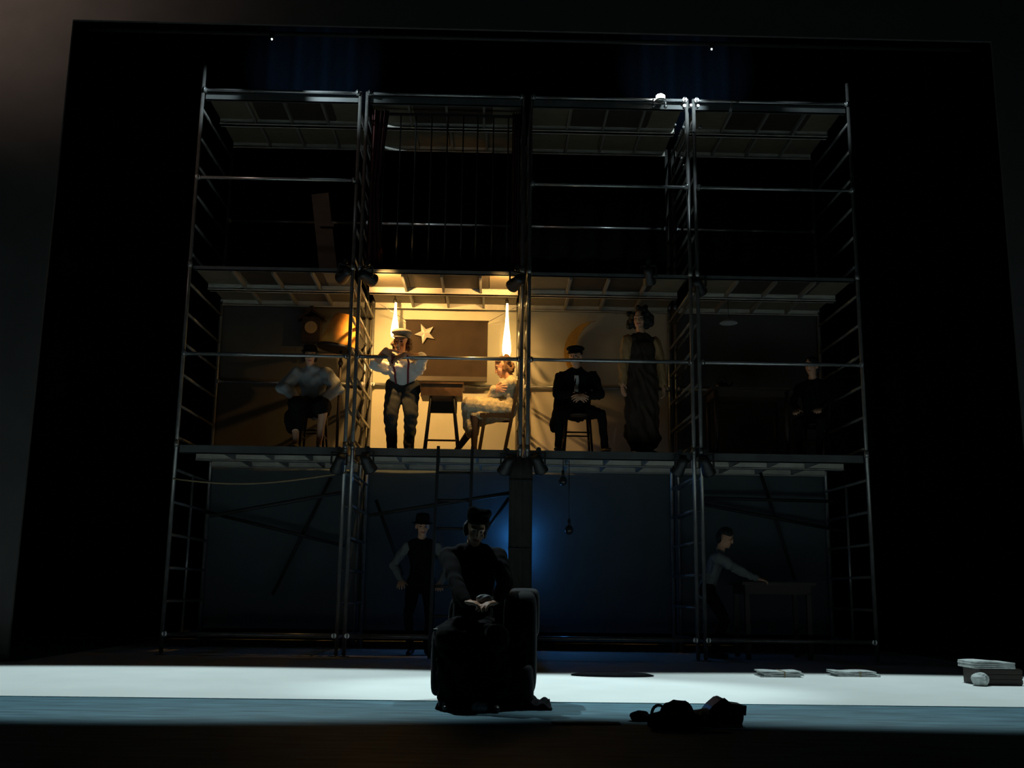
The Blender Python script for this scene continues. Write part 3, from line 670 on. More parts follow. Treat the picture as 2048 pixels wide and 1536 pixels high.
def visor_cap(L, M, root, m, mv, name='cap', puff=1.0, tilt=0.0):
    # soft crown, band and a curved peak in front
    rows = [(0.088, 0.040), (0.094, 0.044), (0.094, 0.075), (0.112*puff, 0.088), (0.114*puff, 0.105), (0.095*puff, 0.125), (0.05, 0.138), (0.004, 0.14)]
    cr = MB().lathe([(a, b) for a, b in rows], (0, 0, 0), 28)
    o = MB(); o.f = cr.f; o.sm = cr.sm; o.v = [L(x*0.95, y*1.12-0.006, z+y*tilt) for x, y, z in cr.v]
    c = localbuild(o, name, m, root)
    p = MB(); nn = 14; vs = []; 
    for j in range(4):
        for i in range(nn+1):
            a = math.radians(20+140*i/nn); rr = 0.094+j*0.017*math.sin(math.radians(180*i/nn))
            vs.append((rr*0.95*math.cos(a), rr*1.12*math.sin(a)-0.006, 0.05-0.008*j*math.sin(math.radians(180*i/nn))))
    k = len(vs); vs2 = [(x, y, z-0.005) for x, y, z in vs]
    fs = [(j*(nn+1)+i, j*(nn+1)+i+1, (j+1)*(nn+1)+i+1, (j+1)*(nn+1)+i) for j in range(3) for i in range(nn)]
    p.add([L(x, y, z+y*tilt) for x, y, z in vs+vs2], fs+[tuple(q+k for q in reversed(f)) for f in fs]+[(3*(nn+1)+i, 3*(nn+1)+i+1, k+3*(nn+1)+i+1, k+3*(nn+1)+i) for i in range(nn)], True)
    localbuild(p, 'visor', mv, c)
    return c
def brim_hat(L, root, m, name='hat', brim=0.15, h=0.12, z0=0.05):
    prof = [(0.085, z0-0.005), (brim, z0-0.012), (brim+0.004, z0-0.006), (0.095, z0+0.006), (0.092, z0+h*0.6), (0.08, z0+h*0.95), (0.05, z0+h), (0.003, z0+h*0.93)]
    cr = MB().lathe(prof, (0, 0, 0), 28); o = MB(); o.f = cr.f; o.sm = cr.sm; o.v = [L(x*0.95, y*1.1-0.006, z) for x, y, z in cr.v]
    return localbuild(o, name, m, root)
def local(loc, yaw, S):
    M_ = Matrix.Rotation(-yaw, 3, 'Z')
    return lambda u, v, Y: (M_ @ (at(u, v, Y)-V(loc)))/S
def surf_strip(body, pts, off, wd, name, m, parent):       # a strap laid over the front of a body
    bpy.context.view_layer.update(); out = []
    for x, z in pts:
        ok, p, n_, _ = body.ray_cast(V((x, -1.5, z)), V((0, 1, 0)))
        if ok: out.append(p+n_*off)
    if len(out) < 2: return
    mb = MB(); vs = []
    for i, p in enumerate(out):
        vs += [p+V((-wd/2, 0, 0)), p+V((wd/2, 0, 0)), p+V((wd/2, 0.006, 0)), p+V((-wd/2, 0.006, 0))]
    fs = []
    for i in range(len(out)-1):
        a, b = i*4, i*4+4
        fs += [(a, a+1, b+1, b), (a+1, a+2, b+2, b+1), (a+2, a+3, b+3, b+2), (a+3, a, b, b+3)]
    mb.add(vs, fs, True); return localbuild(mb, name, m, parent)

# --- the capped man leaning on the rail of the lit room
S = 1.08; loc = (at(803, 800, 0.5).x, 0.50, Z1); q = local(loc, 0, S)
hd = q(803, 684, 0.22)
def ex(B):
    pass
wa_ = q(772, 700, -0.03); wb_ = q(808, 710, -0.06)
p1, b1, L1, M1, A1 = person('man in grey cap, white shirt and braces leaning on the rail', loc, 0, S, pelvis=(0.005, 0.06, 0.92), neck=q(806, 727, 0.30), head=hd, face=(-0.28, -1, -0.16), hup=(0.05, -0.1, 1), shw=0.2,
    wa=wa_, wb=wb_, pa=(-0.7, 0.1, -0.6), pb=(1, 0.2, 0.1), ha=(0.55, -0.25, -0.75), hb=(-0.85, -0.1, -0.45), na=(0.3, 0.8, -0.3), nb=(0, 0.5, -0.8), ta=(0.3, 1, -0.2), tb=(0, 1, 0.3), curl=(0.55, 0.6),
    fa=(-0.105, 0.05, 0), fb=(0.11, 0.05, 0), top=SHIRT, sleeve=SHIRT, fore=SKIN, bottom=GREYT, wr=0.0055, vox=0.007, bulk=0.022, seed=2, girth=1.16, hs=1.2, armk=1.3, legk=1.5)
visor_cap(L1, M1, p1, CAPG, mat('dark cap peak', (0.05, 0.045, 0.04), 0.6), puff=1.02, tilt=0.12)
curls(L1, [(-0.082, -0.01, 0.0, 9, 0.025), (0.082, -0.01, 0.0, 9, 0.025), (-0.085, -0.02, -0.05, 8, 0.024), (0.085, -0.02, -0.05, 8, 0.024), (0.0, -0.09, -0.02, 12, 0.04), (-0.05, -0.07, -0.06, 6, 0.03), (0.05, -0.07, -0.06, 6, 0.03)], 0.022, HAIR_B, p1, 5)
for sx in (-1, 1):
    surf_strip(b1, [(0.005+sx*(0.095-0.02*t), 1.17-0.28*t) for t in [i/14 for i in range(15)]], 0.006, 0.026, 'brace_strap', REDB, p1)
for sx in (-1, 1):
    surf_strip(b1, [(sx*(0.05-0.012*t)+0.01, 1.345-0.05*t) for t in [i/4 for i in range(5)]], 0.010, 0.035, 'collar', SHIRT, p1)

# --- the woman on the folding chair, side on
S = 1.14; wl = (at(1014, 830, 0.75).x, 0.75, Z1); yaw = -PI/2          # faces left
q = local(wl, yaw, S); hw = q(1006, 733, 0.75)
sh_ = (sz-Z1)/S
p2, b2, L2, M2, A2 = person('woman in cream knit and pale skirt sitting sideways with folded arms', wl, yaw, S, pelvis=(0, 0.02, sh_+0.11), neck=q(1022, 757, 0.75), chest=q(1019, 785, 0.75), head=hw, face=(0, -1, -0.42), hup=(0, -0.3, 1), shw=0.165,
    wa=V((0.15, -0.17, sh_+0.31)), wb=V((-0.15, -0.16, sh_+0.34)), pa=(-0.7, -0.5, -0.6), pb=(0.7, -0.5, -0.6), ha=(0.6, 0.8, 0.0), hb=(-0.6, 0.8, 0.0), na=(0, 1, 0), nb=(0, 1, 0), ta=(0, 0, 1), tb=(0, 0, 1),
    fa=V((-0.09, -0.62, 0)), fb=V((0.10, -0.40, 0)), ka=(-0.1, -1, 0.8), kb=(0.1, -1, 0.8), toe_a=(0, -1, 0), toe_b=(0, -1, 0),
    top=CREAM, sleeve=CREAM, fore=CREAM, bottom=CREAM, shin=STOCK, wr=0.005, vox=0.0072, bulk=0.018, seed=4, girth=1.0, hs=1.08,
    extra=lambda B: [B.cap((sx*0.09, -0.05, sh_+0.08), (sx*0.10, -0.47, sh_+0.12), 0.12, 0.105, CREAM, wr=0.006) for sx in (-1, 1)]+[B.cap((0, -0.47, sh_+0.10), (0.03, -0.44, sh_-0.17), 0.13, 0.12, CREAM, 0.75, (0, 1, 0), wr=0.008)])
pr = []
rg = random.Random(3)
for i in range(46):
    a = rg.uniform(-2.5, 2.5)+PI/2*0; x = 0.082*math.sin(a); y = -0.015-0.095*math.cos(a)*1.0; zz = rg.uniform(-0.085, 0.10)
    if y > 0.03 and zz < 0.06: continue
    k = math.sqrt(max(0.15, 1-(zz-0.02)**2/0.0135)) if zz > 0.02 else 1
    pr.append((L2(x*k, y*k, zz), (0.026, 0.026, 0.03)))
pr.append((L2(0, -0.02, 0.045), (0.08, 0.09, 0.085)))
blob('hair', p2, HAIR_L, pr, 0.011, 0.004, 6)

# --- figure on the stool in the left room
S = 1.1; l3 = (pb3.x, 0.72, Z1); q = local(l3, 0.0, S); zs = 0.58/S
p3, b3, L3, M3, A3 = person('figure in loose pale blouse and dark skirt on the stool by the lampshade', l3, 0.0, S, pelvis=(0, 0.06, zs+0.10), neck=q(622, 735, 0.62), head=q(620, 710, 0.56), face=(0.15, -1, -0.25),
    wa=V((-0.20, -0.32, zs+0.16)), wb=V((0.17, -0.32, zs+0.14)), pa=(-1.2, 0.0, -0.2), pb=(1, 0.1, -0.3), ha=(0.4, -0.9, -0.3), hb=(-0.4, -0.9, -0.3), 
    fa=(-0.14, -0.42, 0), fb=(0.13, -0.30, 0), ka=(-0.25, -1, 0.5), kb=(0.25, -1, 0.5), top=PALEG, sleeve=PALEG, fore=PALEG, bottom=SUIT, shin=SKIN, wr=0.007, vox=0.0072, bulk=0.035, seed=7, girth=1.08,
    extra=lambda B: [B.cap((sx*0.08, 0.0, zs+0.06), (sx*0.15, -0.42, zs+0.03), 0.14, 0.11, SUIT, wr=0.006) for sx in (-1, 1)]+[B.cap((-0.14, -0.38, zs), (-0.17, -0.36, zs-0.2), 0.12, 0.13, SUIT, 0.8, (0, 1, 0), wr=0.008)])
blob('hair', p3, HAIR_K, [(L3(0, -0.02, 0.05), (0.085, 0.09, 0.09)), (L3(-0.075, -0.02, -0.02), (0.03, 0.06, 0.08)), (L3(0.075, -0.02, -0.02), (0.03, 0.06, 0.08)), (L3(0, -0.08, -0.03), (0.075, 0.05, 0.09))], 0.012, 0.004, 3)
brim_hat(L3, p3, SUIT, 'beret', 0.12, 0.075, 0.055)

# --- man in the black suit on the chair
S = 1.12; l4 = (pb.x, 0.60, Z1); q = local(l4, 0.0, S); zs4 = 0.60/S
p4, b4, L4, M4, A4 = person('man in black suit and cap sitting under the crescent moon', l4, 0.0, S, pelvis=(0.0, 0.10, zs4+0.10), neck=q(1154, 741, 0.60), head=q(1151, 713, 0.55), face=(-0.45, -1, -0.1),
    wa=V((-0.04, -0.24, zs4+0.20)), wb=V((0.05, -0.24, zs4+0.20)), pa=(-1, 0.2, -0.4), pb=(1, 0.2, -0.4), ha=(0.7, -0.6, -0.3), hb=(-0.7, -0.6, -0.3), na=(0.3, 0.8, -0.4), nb=(-0.3, 0.8, -0.4), ta=(0, 0, 1), tb=(0, 0, 1), curl=(0.7, 0.7),
    fa=(-0.26, -0.34, 0), fb=(0.30, -0.36, 0), ka=(-0.5, -1, 0.6), kb=(0.5, -1, 0.6), toe_a=(-0.3, -1, 0), toe_b=(0.3, -1, 0), top=SUIT, sleeve=SUIT, fore=SUIT, bottom=SUIT, wr=0.005, vox=0.0072, bulk=0.018, seed=8, girth=1.12, shw=0.205,
    extra=lambda B: [B.cap((-0.22, 0.05, zs4+0.22), (-0.27, -0.05, zs4-0.16), 0.07, 0.09, SUIT, wr=0.006)])
visor_cap(L4, M4, p4, SUIT, SUIT, puff=1.05)
vz = q(1156, 748, 0.4).z
surf_strip(b4, [(-0.01+0.0*t, vz-0.22*t) for t in [i/8 for i in range(9)]], 0.006, 0.075, 'shirt_front', SHIRT, p4)
blob('hair', p4, HAIR_K, [(L4(0, -0.03, 0.03), (0.08, 0.085, 0.08)), (L4(0, -0.07, -0.03), (0.07, 0.045, 0.06))], 0.012, 0.003, 3)

# --- tall figure in long coat
S = 1.16; l5 = (at(1284, 800, 0.55).x, 0.55, Z1); q = local(l5, 0.25, S)
p5, b5, L5, M5, A5 = person('tall figure with bushy black hair in a long dark coat', l5, 0.25, S, pelvis=(0, 0, 0.98), neck=(0, 0, 1.52), head=(-0.03, -0.02, 1.71), face=(-0.6, -1, -0.1),
    wa=V((-0.27, -0.03, 0.88)), wb=V((0.26, -0.06, 0.90)), pa=(-0.6, 0.8, 0), pb=(0.6, 0.8, 0), ha=(0, -0.1, -1), hb=(0, -0.1, -1), na=(1, 0, 0), nb=(-1, 0, 0), ta=(0, -1, 0), tb=(0, -1, 0), curl=(0.35, 0.35),
    top=COAT, sleeve=COAT_LIT, fore=COAT_LIT, bottom=SUIT, wr=0.005, vox=0.0072, bulk=0.012, seed=9, girth=1.05,
    extra=lambda B: [B.cap((0, 0, 1.15), (0, 0.0, 0.26), 0.19, 0.225, COAT, 0.72, (0, 1, 0), wr=0.01)])
curls(L5, [(0, -0.03, 0.09, 14, 0.07), (-0.09, -0.02, 0.03, 12, 0.045), (0.09, -0.02, 0.03, 12, 0.045), (-0.1, -0.02, -0.05, 9, 0.04), (0.1, -0.02, -0.05, 9, 0.04), (0, -0.1, -0.02, 14, 0.06)], 0.042, HAIR_K, p5, 8)

# --- shadowy sitter in the far right room
l6 = (at(1632, 850, 0.8).x, 0.85, Z1); S = 1.08; q = local(l6, 0.5, S)
chair('wooden_chair', 'dark wooden chair in the unlit far right room', (l6[0], 0.9, Z1), -0.5, 0.55, 0.42, 1.0)
p6, b6, L6, M6, A6 = person('shadowy figure sitting in the unlit far right room', l6, -0.5, S, pelvis=(0, 0.04, 0.61), neck=(0, -0.02, 1.11), head=(0, -0.06, 1.30), face=(-0.2, -1, -0.1),
    wa=V((-0.14, -0.36, 0.66)), wb=V((0.14, -0.36, 0.66)), fa=(-0.12, -0.42, 0), fb=(0.12, -0.42, 0), ka=(-0.2, -1, 0.5), kb=(0.2, -1, 0.5), top=SUIT, sleeve=SUIT, fore=SUIT, bottom=SUIT, wr=0.005, vox=0.012, seed=11)
blob('hair', p6, HAIR_K, [(L6(0, -0.02, 0.05), (0.085, 0.095, 0.085)), (L6(0, -0.07, -0.03), (0.08, 0.05, 0.08))], 0.012, 0.004, 3)
# table in that room
ta_, tb_ = at(1418, 778, 0.6), at(1576, 780, 0.6)
tb = thing('side_table', 'dark wooden table in the unlit far right room', 'table', ((ta_.x+tb_.x)/2, 0.75, Z1))
MB().box2((ta_.x, 0.4, ta_.z-0.03), (tb_.x, 1.1, ta_.z)).build('tabletop', WOOD_D, tb)
MB().box2((ta_.x+0.05, 0.45, ta_.z-0.13), (tb_.x-0.05, 1.05, ta_.z-0.03)).build('apron', WOOD_D, tb)
for xx in (ta_.x+0.07, tb_.x-0.07):
    for yy in (0.47, 1.03): MB().cyl((xx, yy, Z1+0.004), (xx, yy, ta_.z-0.05), 0.022, 0.035, n=8).build('leg', WOOD_D, tb)
kt = at(1444, 772, 0.7); kk = thing('kettle', 'small black kettle on the table in the unlit right room', 'kettle', (kt.x, 0.7, ta_.z))
MB().lathe([(0.08, 0.001), (0.1, 0.03), (0.095, 0.08), (0.06, 0.12), (0.03, 0.13), (0.012, 0.15)], (kt.x, 0.7, ta_.z), 16).build('pot', SHOE, kk)
MB().tube([(kt.x+0.08, 0.7, ta_.z+0.05), (kt.x+0.13, 0.7, ta_.z+0.08), (kt.x+0.16, 0.7, ta_.z+0.13)], [0.018, 0.014, 0.01]).build('spout', SHOE, kk)
MB().tube([(kt.x+0.075*math.cos(a), 0.7, ta_.z+0.1+0.1*math.sin(a)) for a in [PI*i/8 for i in range(9)]], 0.007).build('handle', SHOE, kk)
# small hanging saucer lamp there
hs_ = at(1457, 643, 0.9); hl = thing('hanging_saucer_lamp', 'small pale saucer lamp hanging in the unlit right room', 'hanging lamp', hs_)
MB().lathe([(0.13, -0.03), (0.135, -0.025), (0.09, 0.01), (0.03, 0.035), (0.015, 0.06)], hs_, 20).build('shade', PALEG, hl)
MB().cyl(hs_+V((0, 0, 0.05)), (hs_.x, hs_.y, Z2-0.06), 0.005, n=5).build('cord', BLK, hl)

# --- man standing behind the ladder, ground storey
S = 1.1; l8 = (at(842, 1150, 0.6).x, 0.62, 0.006); q = local(l8, 0, S)
p8, b8, L8, M8, A8 = person('man in hat and dark waistcoat standing behind the ladder', l8, 0, S, pelvis=(0, 0, 0.9), neck=(0.0, 0, 1.40), head=q(845, 1052, 0.58), face=(0.2, -1, -0.15),
    wa=V((-0.23, -0.10, 0.88)), wb=V((0.24, -0.10, 0.86)), top=SUIT, sleeve=SLEEVE_SHADED, fore=SLEEVE_SHADED, bottom=SUIT, wr=0.005, vox=0.0072, seed=12)
brim_hat(L8, p8, SUIT, 'hat', 0.135, 0.115, 0.045)
blob('hair', p8, HAIR_K, [(L8(0, -0.03, 0.03), (0.08, 0.085, 0.08)), (L8(0, -0.07, -0.03), (0.07, 0.045, 0.06))], 0.012, 0.003, 3)

# --- man leaning over a table at lower right, facing right
S = 1.08; l9 = (at(1424, 1200, 0.7).x, 0.70, 0.006); yw = PI/2-0.25; q = local(l9, yw, S)
p9, b9, L9, M9, A9 = person('dark-haired man in pale sleeves leaning over the table at lower right', l9, yw, S, pelvis=(0, 0.06, 0.88), neck=(0, -0.12, 1.33), head=(0, -0.19, 1.51), face=(0, -1, -0.35),
    wa=V((-0.12, -0.58, 0.98)), wb=V((0.14, -0.60, 0.98)), pa=(-0.6, 0.2, -1), pb=(0.6, 0.2, -1), ha=(0, -1, -0.2), hb=(0, -1, -0.2), top=SLEEVE_SHADED, sleeve=SLEEVE_SHADED, fore=SLEEVE_SHADED, bottom=SUIT, wr=0.005, vox=0.0072, bulk=0.012, seed=13)
blob('hair', p9, HAIR_K, [(L9(0, -0.02, 0.05), (0.085, 0.1, 0.085)), (L9(0, -0.07, -0.03), (0.08, 0.05, 0.08))], 0.012, 0.004, 3)
w9 = at(1480, 1172, 0.7)
t9 = thing('work_table', 'dark wooden table before the leaning man at lower right', 'table', (w9.x+0.35, 0.75, 0.006))
MB().box2((w9.x-0.05, 0.35, 0.99), (w9.x+0.95, 1.2, 1.03)).build('tabletop', WOOD_D, t9)
MB().box2((w9.x+0.0, 0.42, 0.87), (w9.x+0.9, 1.13, 0.99)).build('apron', WOOD_D, t9)
for xx in (w9.x+0.03, w9.x+0.87):
    for yy in (0.45, 1.1): MB().box2((xx-0.03, yy-0.03, 0.006), (xx+0.03, yy+0.03, 0.9)).build('leg', WOOD_D, t9)

# --- ladder in the middle of the ground storey
ld = thing('ladder', 'narrow dark ladder leaning against the lit room deck', 'ladder', (at(905, 1320, -0.5).x, -0.42, 0.006))
a0, a1_ = at(877, 893, -0.14), at(945, 895, -0.14); zt_ = a0.z; ln = V((0.0, -0.36, 0))
bt = [V((a0.x-0.03, -0.5, 0.03)), V((a1_.x-0.03, -0.5, 0.03))]; tp = [V((a0.x, -0.14, zt_)), V((a1_.x, -0.14, zt_))]
for a, b in zip(bt, tp): bx(MB(), a, b, 0.04, 0.06, V((1, 0, 0))).build('side_rail', STEEL, ld)
for i in range(7):
    f = 1-(0.04+0.136*i)-0.09
    a, b = bt[0].lerp(tp[0], f), bt[1].lerp(tp[1], f); MB().cyl(a, b, 0.019, n=8).build('rung', STEEL, ld)

# --- hanging bulbs before the blue panel
for (u, v, Y, lb) in ((1126, 962, 0.7, 'unlit round bulb on a short cord before the blue cloth'), (1138, 1060, 0.6, 'unlit round bulb on a long cord before the blue cloth')):
    c = at(u, v, Y); hb_ = thing('hanging_bulb', lb, 'bulb', c, 'bulbs hanging before the blue cloth')
    MB().ell(c, (0.058, 0.058, 0.068)).build('glass', mat('smoky glass', (0.02, 0.025, 0.03), 0.2), hb_)
    MB().cyl(c+V((0, 0, 0.055)), c+V((0, 0, 0.15)), 0.024, 0.02, n=10).build('socket', BLK, hb_)
    MB().cyl(c+V((0, 0, 0.14)), (c.x, c.y, Z1-0.02), 0.006, n=6).build('cord', BLK, hb_)
# rope slung across the lower left bay
pa_, pb_ = at(348, 958, 0.0), at(694, 946, 0.0)
rp = [pa_.lerp(pb_, i/20)+V((0, -0.03, -0.12*math.sin(PI*i/20)*(1-0.35*i/20))) for i in range(21)]
tag(MB().tube(rp, 0.011, 6).build('rope', ROPE, loc=pa_), 'pale rope slung slack across the top of the lower left bay', 'rope')

# --- barred screen and red drapes in the upper middle bay
us = (765, 797, 828, 860, 892, 924, 953, 985, 1015)
bs = thing('barred_screen', 'screen of thin vertical dark bars in the upper middle bay', 'screen', (-1.17, 0.32, Z2))
for u in us:
    x = at(u, 380, 0.32).x; MB().cyl((x, 0.32, Z2+0.03), (x, 0.32, Z3-0.13), 0.012, n=6).build('bar', STEEL, bs)
for z in (Z2+0.02, Z3-0.13): MB().box2((X[2]+0.07, 0.30, z-0.015), (X[3]-0.07, 0.34, z+0.015)).build('cross_bar', STEEL, bs)
for (x0, x1, lb) in ((X[2]+0.05, X[2]+0.30, 'dark red drape at left edge of the barred bay'), (X[3]-0.16, X[3]-0.04, 'narrow dark red drape at right edge of the barred bay')):
    g = MB().grid(24, 10, lambda a, b, x0=x0, x1=x1: V((x0+(x1-x0)*a*(0.55+0.45*abs(b-0.5)*2 if x1-x0 > 0.2 else 1), 0.22+0.03*math.sin(a*22), Z2+0.01+(Z3-0.13-Z2)*b)), (0, 0.006, 0))
    tag(g.build('red_drape', RED, loc=(x0, 0.22, Z2)), lb, 'drape', 'red drapes of the upper middle bay')
# leaning plank in the upper left bay
pk = thing('leaning_plank', 'pale plank leaning in the upper left bay', 'plank', at(655, 520, 1.0))
bx(MB(), V((at(664, 520, 1.0).x, 0.95, Z2+0.005)), at(640, 388, 1.45), 0.26, 0.025, V((1, 0, 0))).build('board', PLY_D, pk)
MB().box(at(652, 450, 1.21), (0.24, 0.02, 0.05)).build('batten', PLY_D, pk)

# ------------------------------------------------------------------ foreground: armchair and seated figure
al, ar = fl(858, 1408), fl(1086, 1408)
cy_ = -5.62; ac = thing('armchair', 'large black upholstered armchair at the front of the stage', 'armchair', (-0.45, cy_, 0.0))
xl, xr = at(862, 1300, -5.75).x, at(1074, 1300, -5.6).x
zl = at(880, 1254, -5.8).z
def cushion(name, a, b, m=SHINY, bev=0.05, rnd=True):
    a, b = V(a), V(b); c = (a+b)/2; d = (b-a)/2
    def f(u, v, sgn): return None
    n_ = 8; mb = MB(); vs = []; fs = []
    prof = []
    # rounded box by super-ellipsoid
    nu, nv = 24, 14
    for j in range(nv+1):
        ph = -PI/2+PI*j/nv
        for i in range(nu):
            th = 2*PI*i/nu; e = 0.35
            def sp(w_): return math.copysign(abs(w_)**e, w_)
            vs.append(c+V((d.x*sp(math.cos(ph))*sp(math.cos(th)), d.y*sp(math.cos(ph))*sp(math.sin(th)), d.z*sp(math.sin(ph)))))
    for j in range(nv):
        for i in range(nu): fs.append((j*nu+i, j*nu+(i+1) % nu, (j+1)*nu+(i+1) % nu, (j+1)*nu+i))
    return mb.add(vs, fs, True).build(name, m, ac)
cushion('armrest', (xl, -5.86, 0.08), (xl+0.2, -5.15, zl))
cushion('armrest', (xr-0.26, -5.74, 0.08), (xr, -5.1, at(1040, 1182, -5.6).z))
cushion('wing', (xr-0.22, -5.45, 0.5), (xr+0.03, -5.05, at(1040, 1176, -5.3).z))
cushion('seat_base', (xl+0.05, -5.84, 0.01), (xr-0.02, -5.1, 0.36)); cushion('seat_cushion', (xl+0.16, -5.80, 0.32), (xr-0.2, -5.15, 0.46))
cushion('backrest', (xl+0.1, -5.22, 0.1), (xr-0.05, -5.02, 0.85))
MB().box2((xl+0.02, -5.875, zl-0.03), (xl+0.30, -5.80, zl-0.012)).build('arm_highlight', mat('armrest highlight strip', (0.5, 0.55, 0.55), 0.35, 0.7), ac)  # pale strip painting the highlight along the armrest top
for xx in (xl+0.09, xr-0.12):
    for yy in (-5.78, -5.15): MB().cyl((xx, yy, 0.0), (xx, yy, 0.1), 0.022, 0.03, n=8).build('foot', WOOD_D, ac)
# dark cloth fallen beside the armchair
g = MB().grid(26, 18, lambda a, b: V((at(1005, 1400, -5.6).x+0.37*a, -5.86+0.5*b, 0.008+max(0, (0.40*(1-a)**2.2*(0.6+0.4*b))+0.02*math.sin(a*17+b*5)+0.018*math.sin(b*21-a*7)))), (0, 0, 0.006))
tag(g.build('fallen_cloth', BLACKC, loc=(xr, -5.6, 0)), 'black cloth spilling to the floor right of the armchair', 'cloth')
S = 1.06; l7 = (at(948, 1100, -5.4).x, -5.42, 0.0); q = local(l7, 0, S)
p7, b7, L7, M7, A7 = person('dark-clad figure in a soft cap seated in the black armchair', l7, 0, S, pelvis=(0.0, 0.05, 0.52), neck=q(946, 1090, -5.42), head=q(952, 1058, -5.48), face=(0.18, -1, -0.35), hup=(0.1, 0, 1), shw=0.19,
    wa=V((-0.05, -0.40, 0.74)), wb=V((0.17, -0.40, 0.74)), pa=(-1, 0.3, -0.3), pb=(1, 0.3, -0.3), ha=(0.8, -0.4, -0.1), hb=(-0.6, -0.6, -0.1), fa=(-0.14, -0.40, 0), fb=(0.16, -0.44, 0), ka=(-0.2, -1, 0.5), kb=(0.2, -1, 0.5),
    top=SUIT, sleeve=SUIT, fore=SUIT, bottom=SUIT, wr=0.002, vox=0.0072, bulk=0.012, seed=15, hs=0.95,
    extra=lambda B: [B.cap((-0.10, -0.05, 0.50), (-0.16, -0.42, 0.48), 0.13, 0.11, SUIT, wr=0.006), B.cap((0.10, -0.05, 0.50), (0.16, -0.42, 0.48), 0.13, 0.11, SUIT, wr=0.006), B.cap((-0.05, -0.42, 0.46), (-0.05, -0.44, 0.16), 0.17, 0.2, SUIT, 0.6, (0, 1, 0), wr=0.01), B.cap((0.10, -0.40, 0.46), (0.10, -0.42, 0.2), 0.15, 0.18, SUIT, 0.6, (0, 1, 0), wr=0.01)])
pr = [(L7(0, -0.01, 0.10), (0.085, 0.10, 0.055)), (L7(-0.03, 0.0, 0.135), (0.07, 0.09, 0.03)), (L7(0.045, 0.01, 0.15), (0.045, 0.07, 0.035)), (L7(0, 0.06, 0.075), (0.075, 0.04, 0.03)), (L7(-0.075, -0.02, 0.05), (0.03, 0.06, 0.05))]
blob('cap', p7, SUIT, pr, 0.012, 0.004, 4)
blob('hair', p7, HAIR_K, [(L7(0, -0.04, 0.02), (0.08, 0.08, 0.08)), (L7(0, -0.08, -0.04), (0.07, 0.04, 0.06)), (L7(-0.078, -0.02, -0.02), (0.018, 0.05, 0.06)), (L7(0.078, -0.02, -0.02), (0.018, 0.05, 0.06))], 0.012, 0.003, 3)
# things in its lap and at its feet
def crumple(c, r, m, name, label, cat, seed, group=None, flat=0.6):
    rg = random.Random(seed); ph = [(V((rg.uniform(-1, 1), rg.uniform(-1, 1), rg.uniform(-1, 1)))*rg.uniform(2.5, 6), rg.uniform(0, 6)) for _ in range(7)]
    mb = MB(); mb.ell((0, 0, 0), (1, 1, 1), nu=22, nv=14); vs = []
    zmin = 1e9
    for p in mb.v:
        p = V(p); k = 1+0.16*sum(abs(math.sin(p.dot(d)+f)) for d, f in ph)/2-0.2
        vs.append(V((p.x*r[0]*k, p.y*r[1]*k, max(-0.82*r[2], p.z*r[2]*k))))
    zmin = min(p.z for p in vs); mb.v = [tuple(p+V((0, 0, -zmin))+V(c)) for p in vs]; mb.sm = [False]*len(mb.f)
    o = mb.build(name, m, loc=c); return tag(o, label, cat, group)
pc = at(968, 1206, -5.86); crumple(pc, (0.055, 0.03, 0.032), mat('pale handkerchief', (0.35, 0.37, 0.38), 0.85), 'handkerchief', 'pale crumpled handkerchief in the hands of the seated figure', 'handkerchief', 3)
pc = fl(962, 1396); crumple((pc.x, -5.99, 0.002), (0.055, 0.07, 0.035), PAPER, 'crumpled_paper', 'small white crumpled paper at the foot of the armchair', 'paper', 5)

# ------------------------------------------------------------------ foreground: heap of clothes and bags
def at_floor(u, v): p = fl(u, v); return V((p.x, p.y, 0.002))
pz = at_floor(1448, 1452)
sb = thing('satchel', 'dark leather satchel with lifted flap lying right of the heap', 'bag', pz)
k = 0.0034
mb = MB(); outl_ = [(-42, 0), (-40, 14), (-22, 36), (-6, 49), (2, 51), (14, 41), (42, 38), (40, 12), (36, 0)]
mb.prism([(x*k, y*k) for x, y in outl_], pz+V((0, 0.12, 0)), (1, 0, 0), (0, 0, 1), 0.22).build('bag_body', SHOE, sb)
mb = MB().prism([(x*k*1.03, y*k) for x, y in [(-24, 36), (-6, 50), (2, 53), (15, 42), (44, 39), (42, 20), (10, 24), (-20, 22)]], pz+V((0, -0.005, 0)), (1, 0, 0), (0, 0, 1), 0.02).build('flap', SHOE, sb)
MB().tube([pz+V((-0.15, -0.03, 0.1)), pz+V((-0.2, -0.09, 0.03)), pz+V((-0.05, -0.14, 0.012)), pz+V((0.1, -0.1, 0.012))], 0.009, 6).build('strap', SHOE, sb)
pz = at_floor(1350, 1458)
crumple(pz, (0.17, 0.12, 0.06), SUIT, 'crumpled_coat', 'dark crumpled coat in the middle of the floor heap', 'clothes', 11, 'heap of clothes on the stage floor')
crumple(pz+V((0.03, 0.08, 0)), (0.11, 0.09, 0.088), SUIT, 'crumpled_jacket', 'dark crumpled jacket standing stiffly up behind the coat', 'clothes', 14, 'heap of clothes on the stage floor')
crumple(at_floor(1410, 1450)+V((0, 0.02, 0)), (0.13, 0.11, 0.05), COAT, 'crumpled_trousers', 'dark crumpled trousers between the coat and the satchel', 'clothes', 17, 'heap of clothes on the stage floor')
crumple(at_floor(1280, 1442), (0.06, 0.055, 0.035), SUIT, 'soft_hat', 'small dark hat lying left of the floor heap', 'hat', 19)
bc = at_floor(1318, 1446); lo = [bc+V((0.05*math.cos(a), 0.0, 0.05+0.065*math.sin(a))) for a in [-0.6+4.4*i/14 for i in range(15)]]
tag(MB().tube(lo, 0.011, 6).build('belt_loop', SHOE, loc=bc), 'dark belt looped upright at left of the crumpled coat', 'belt')
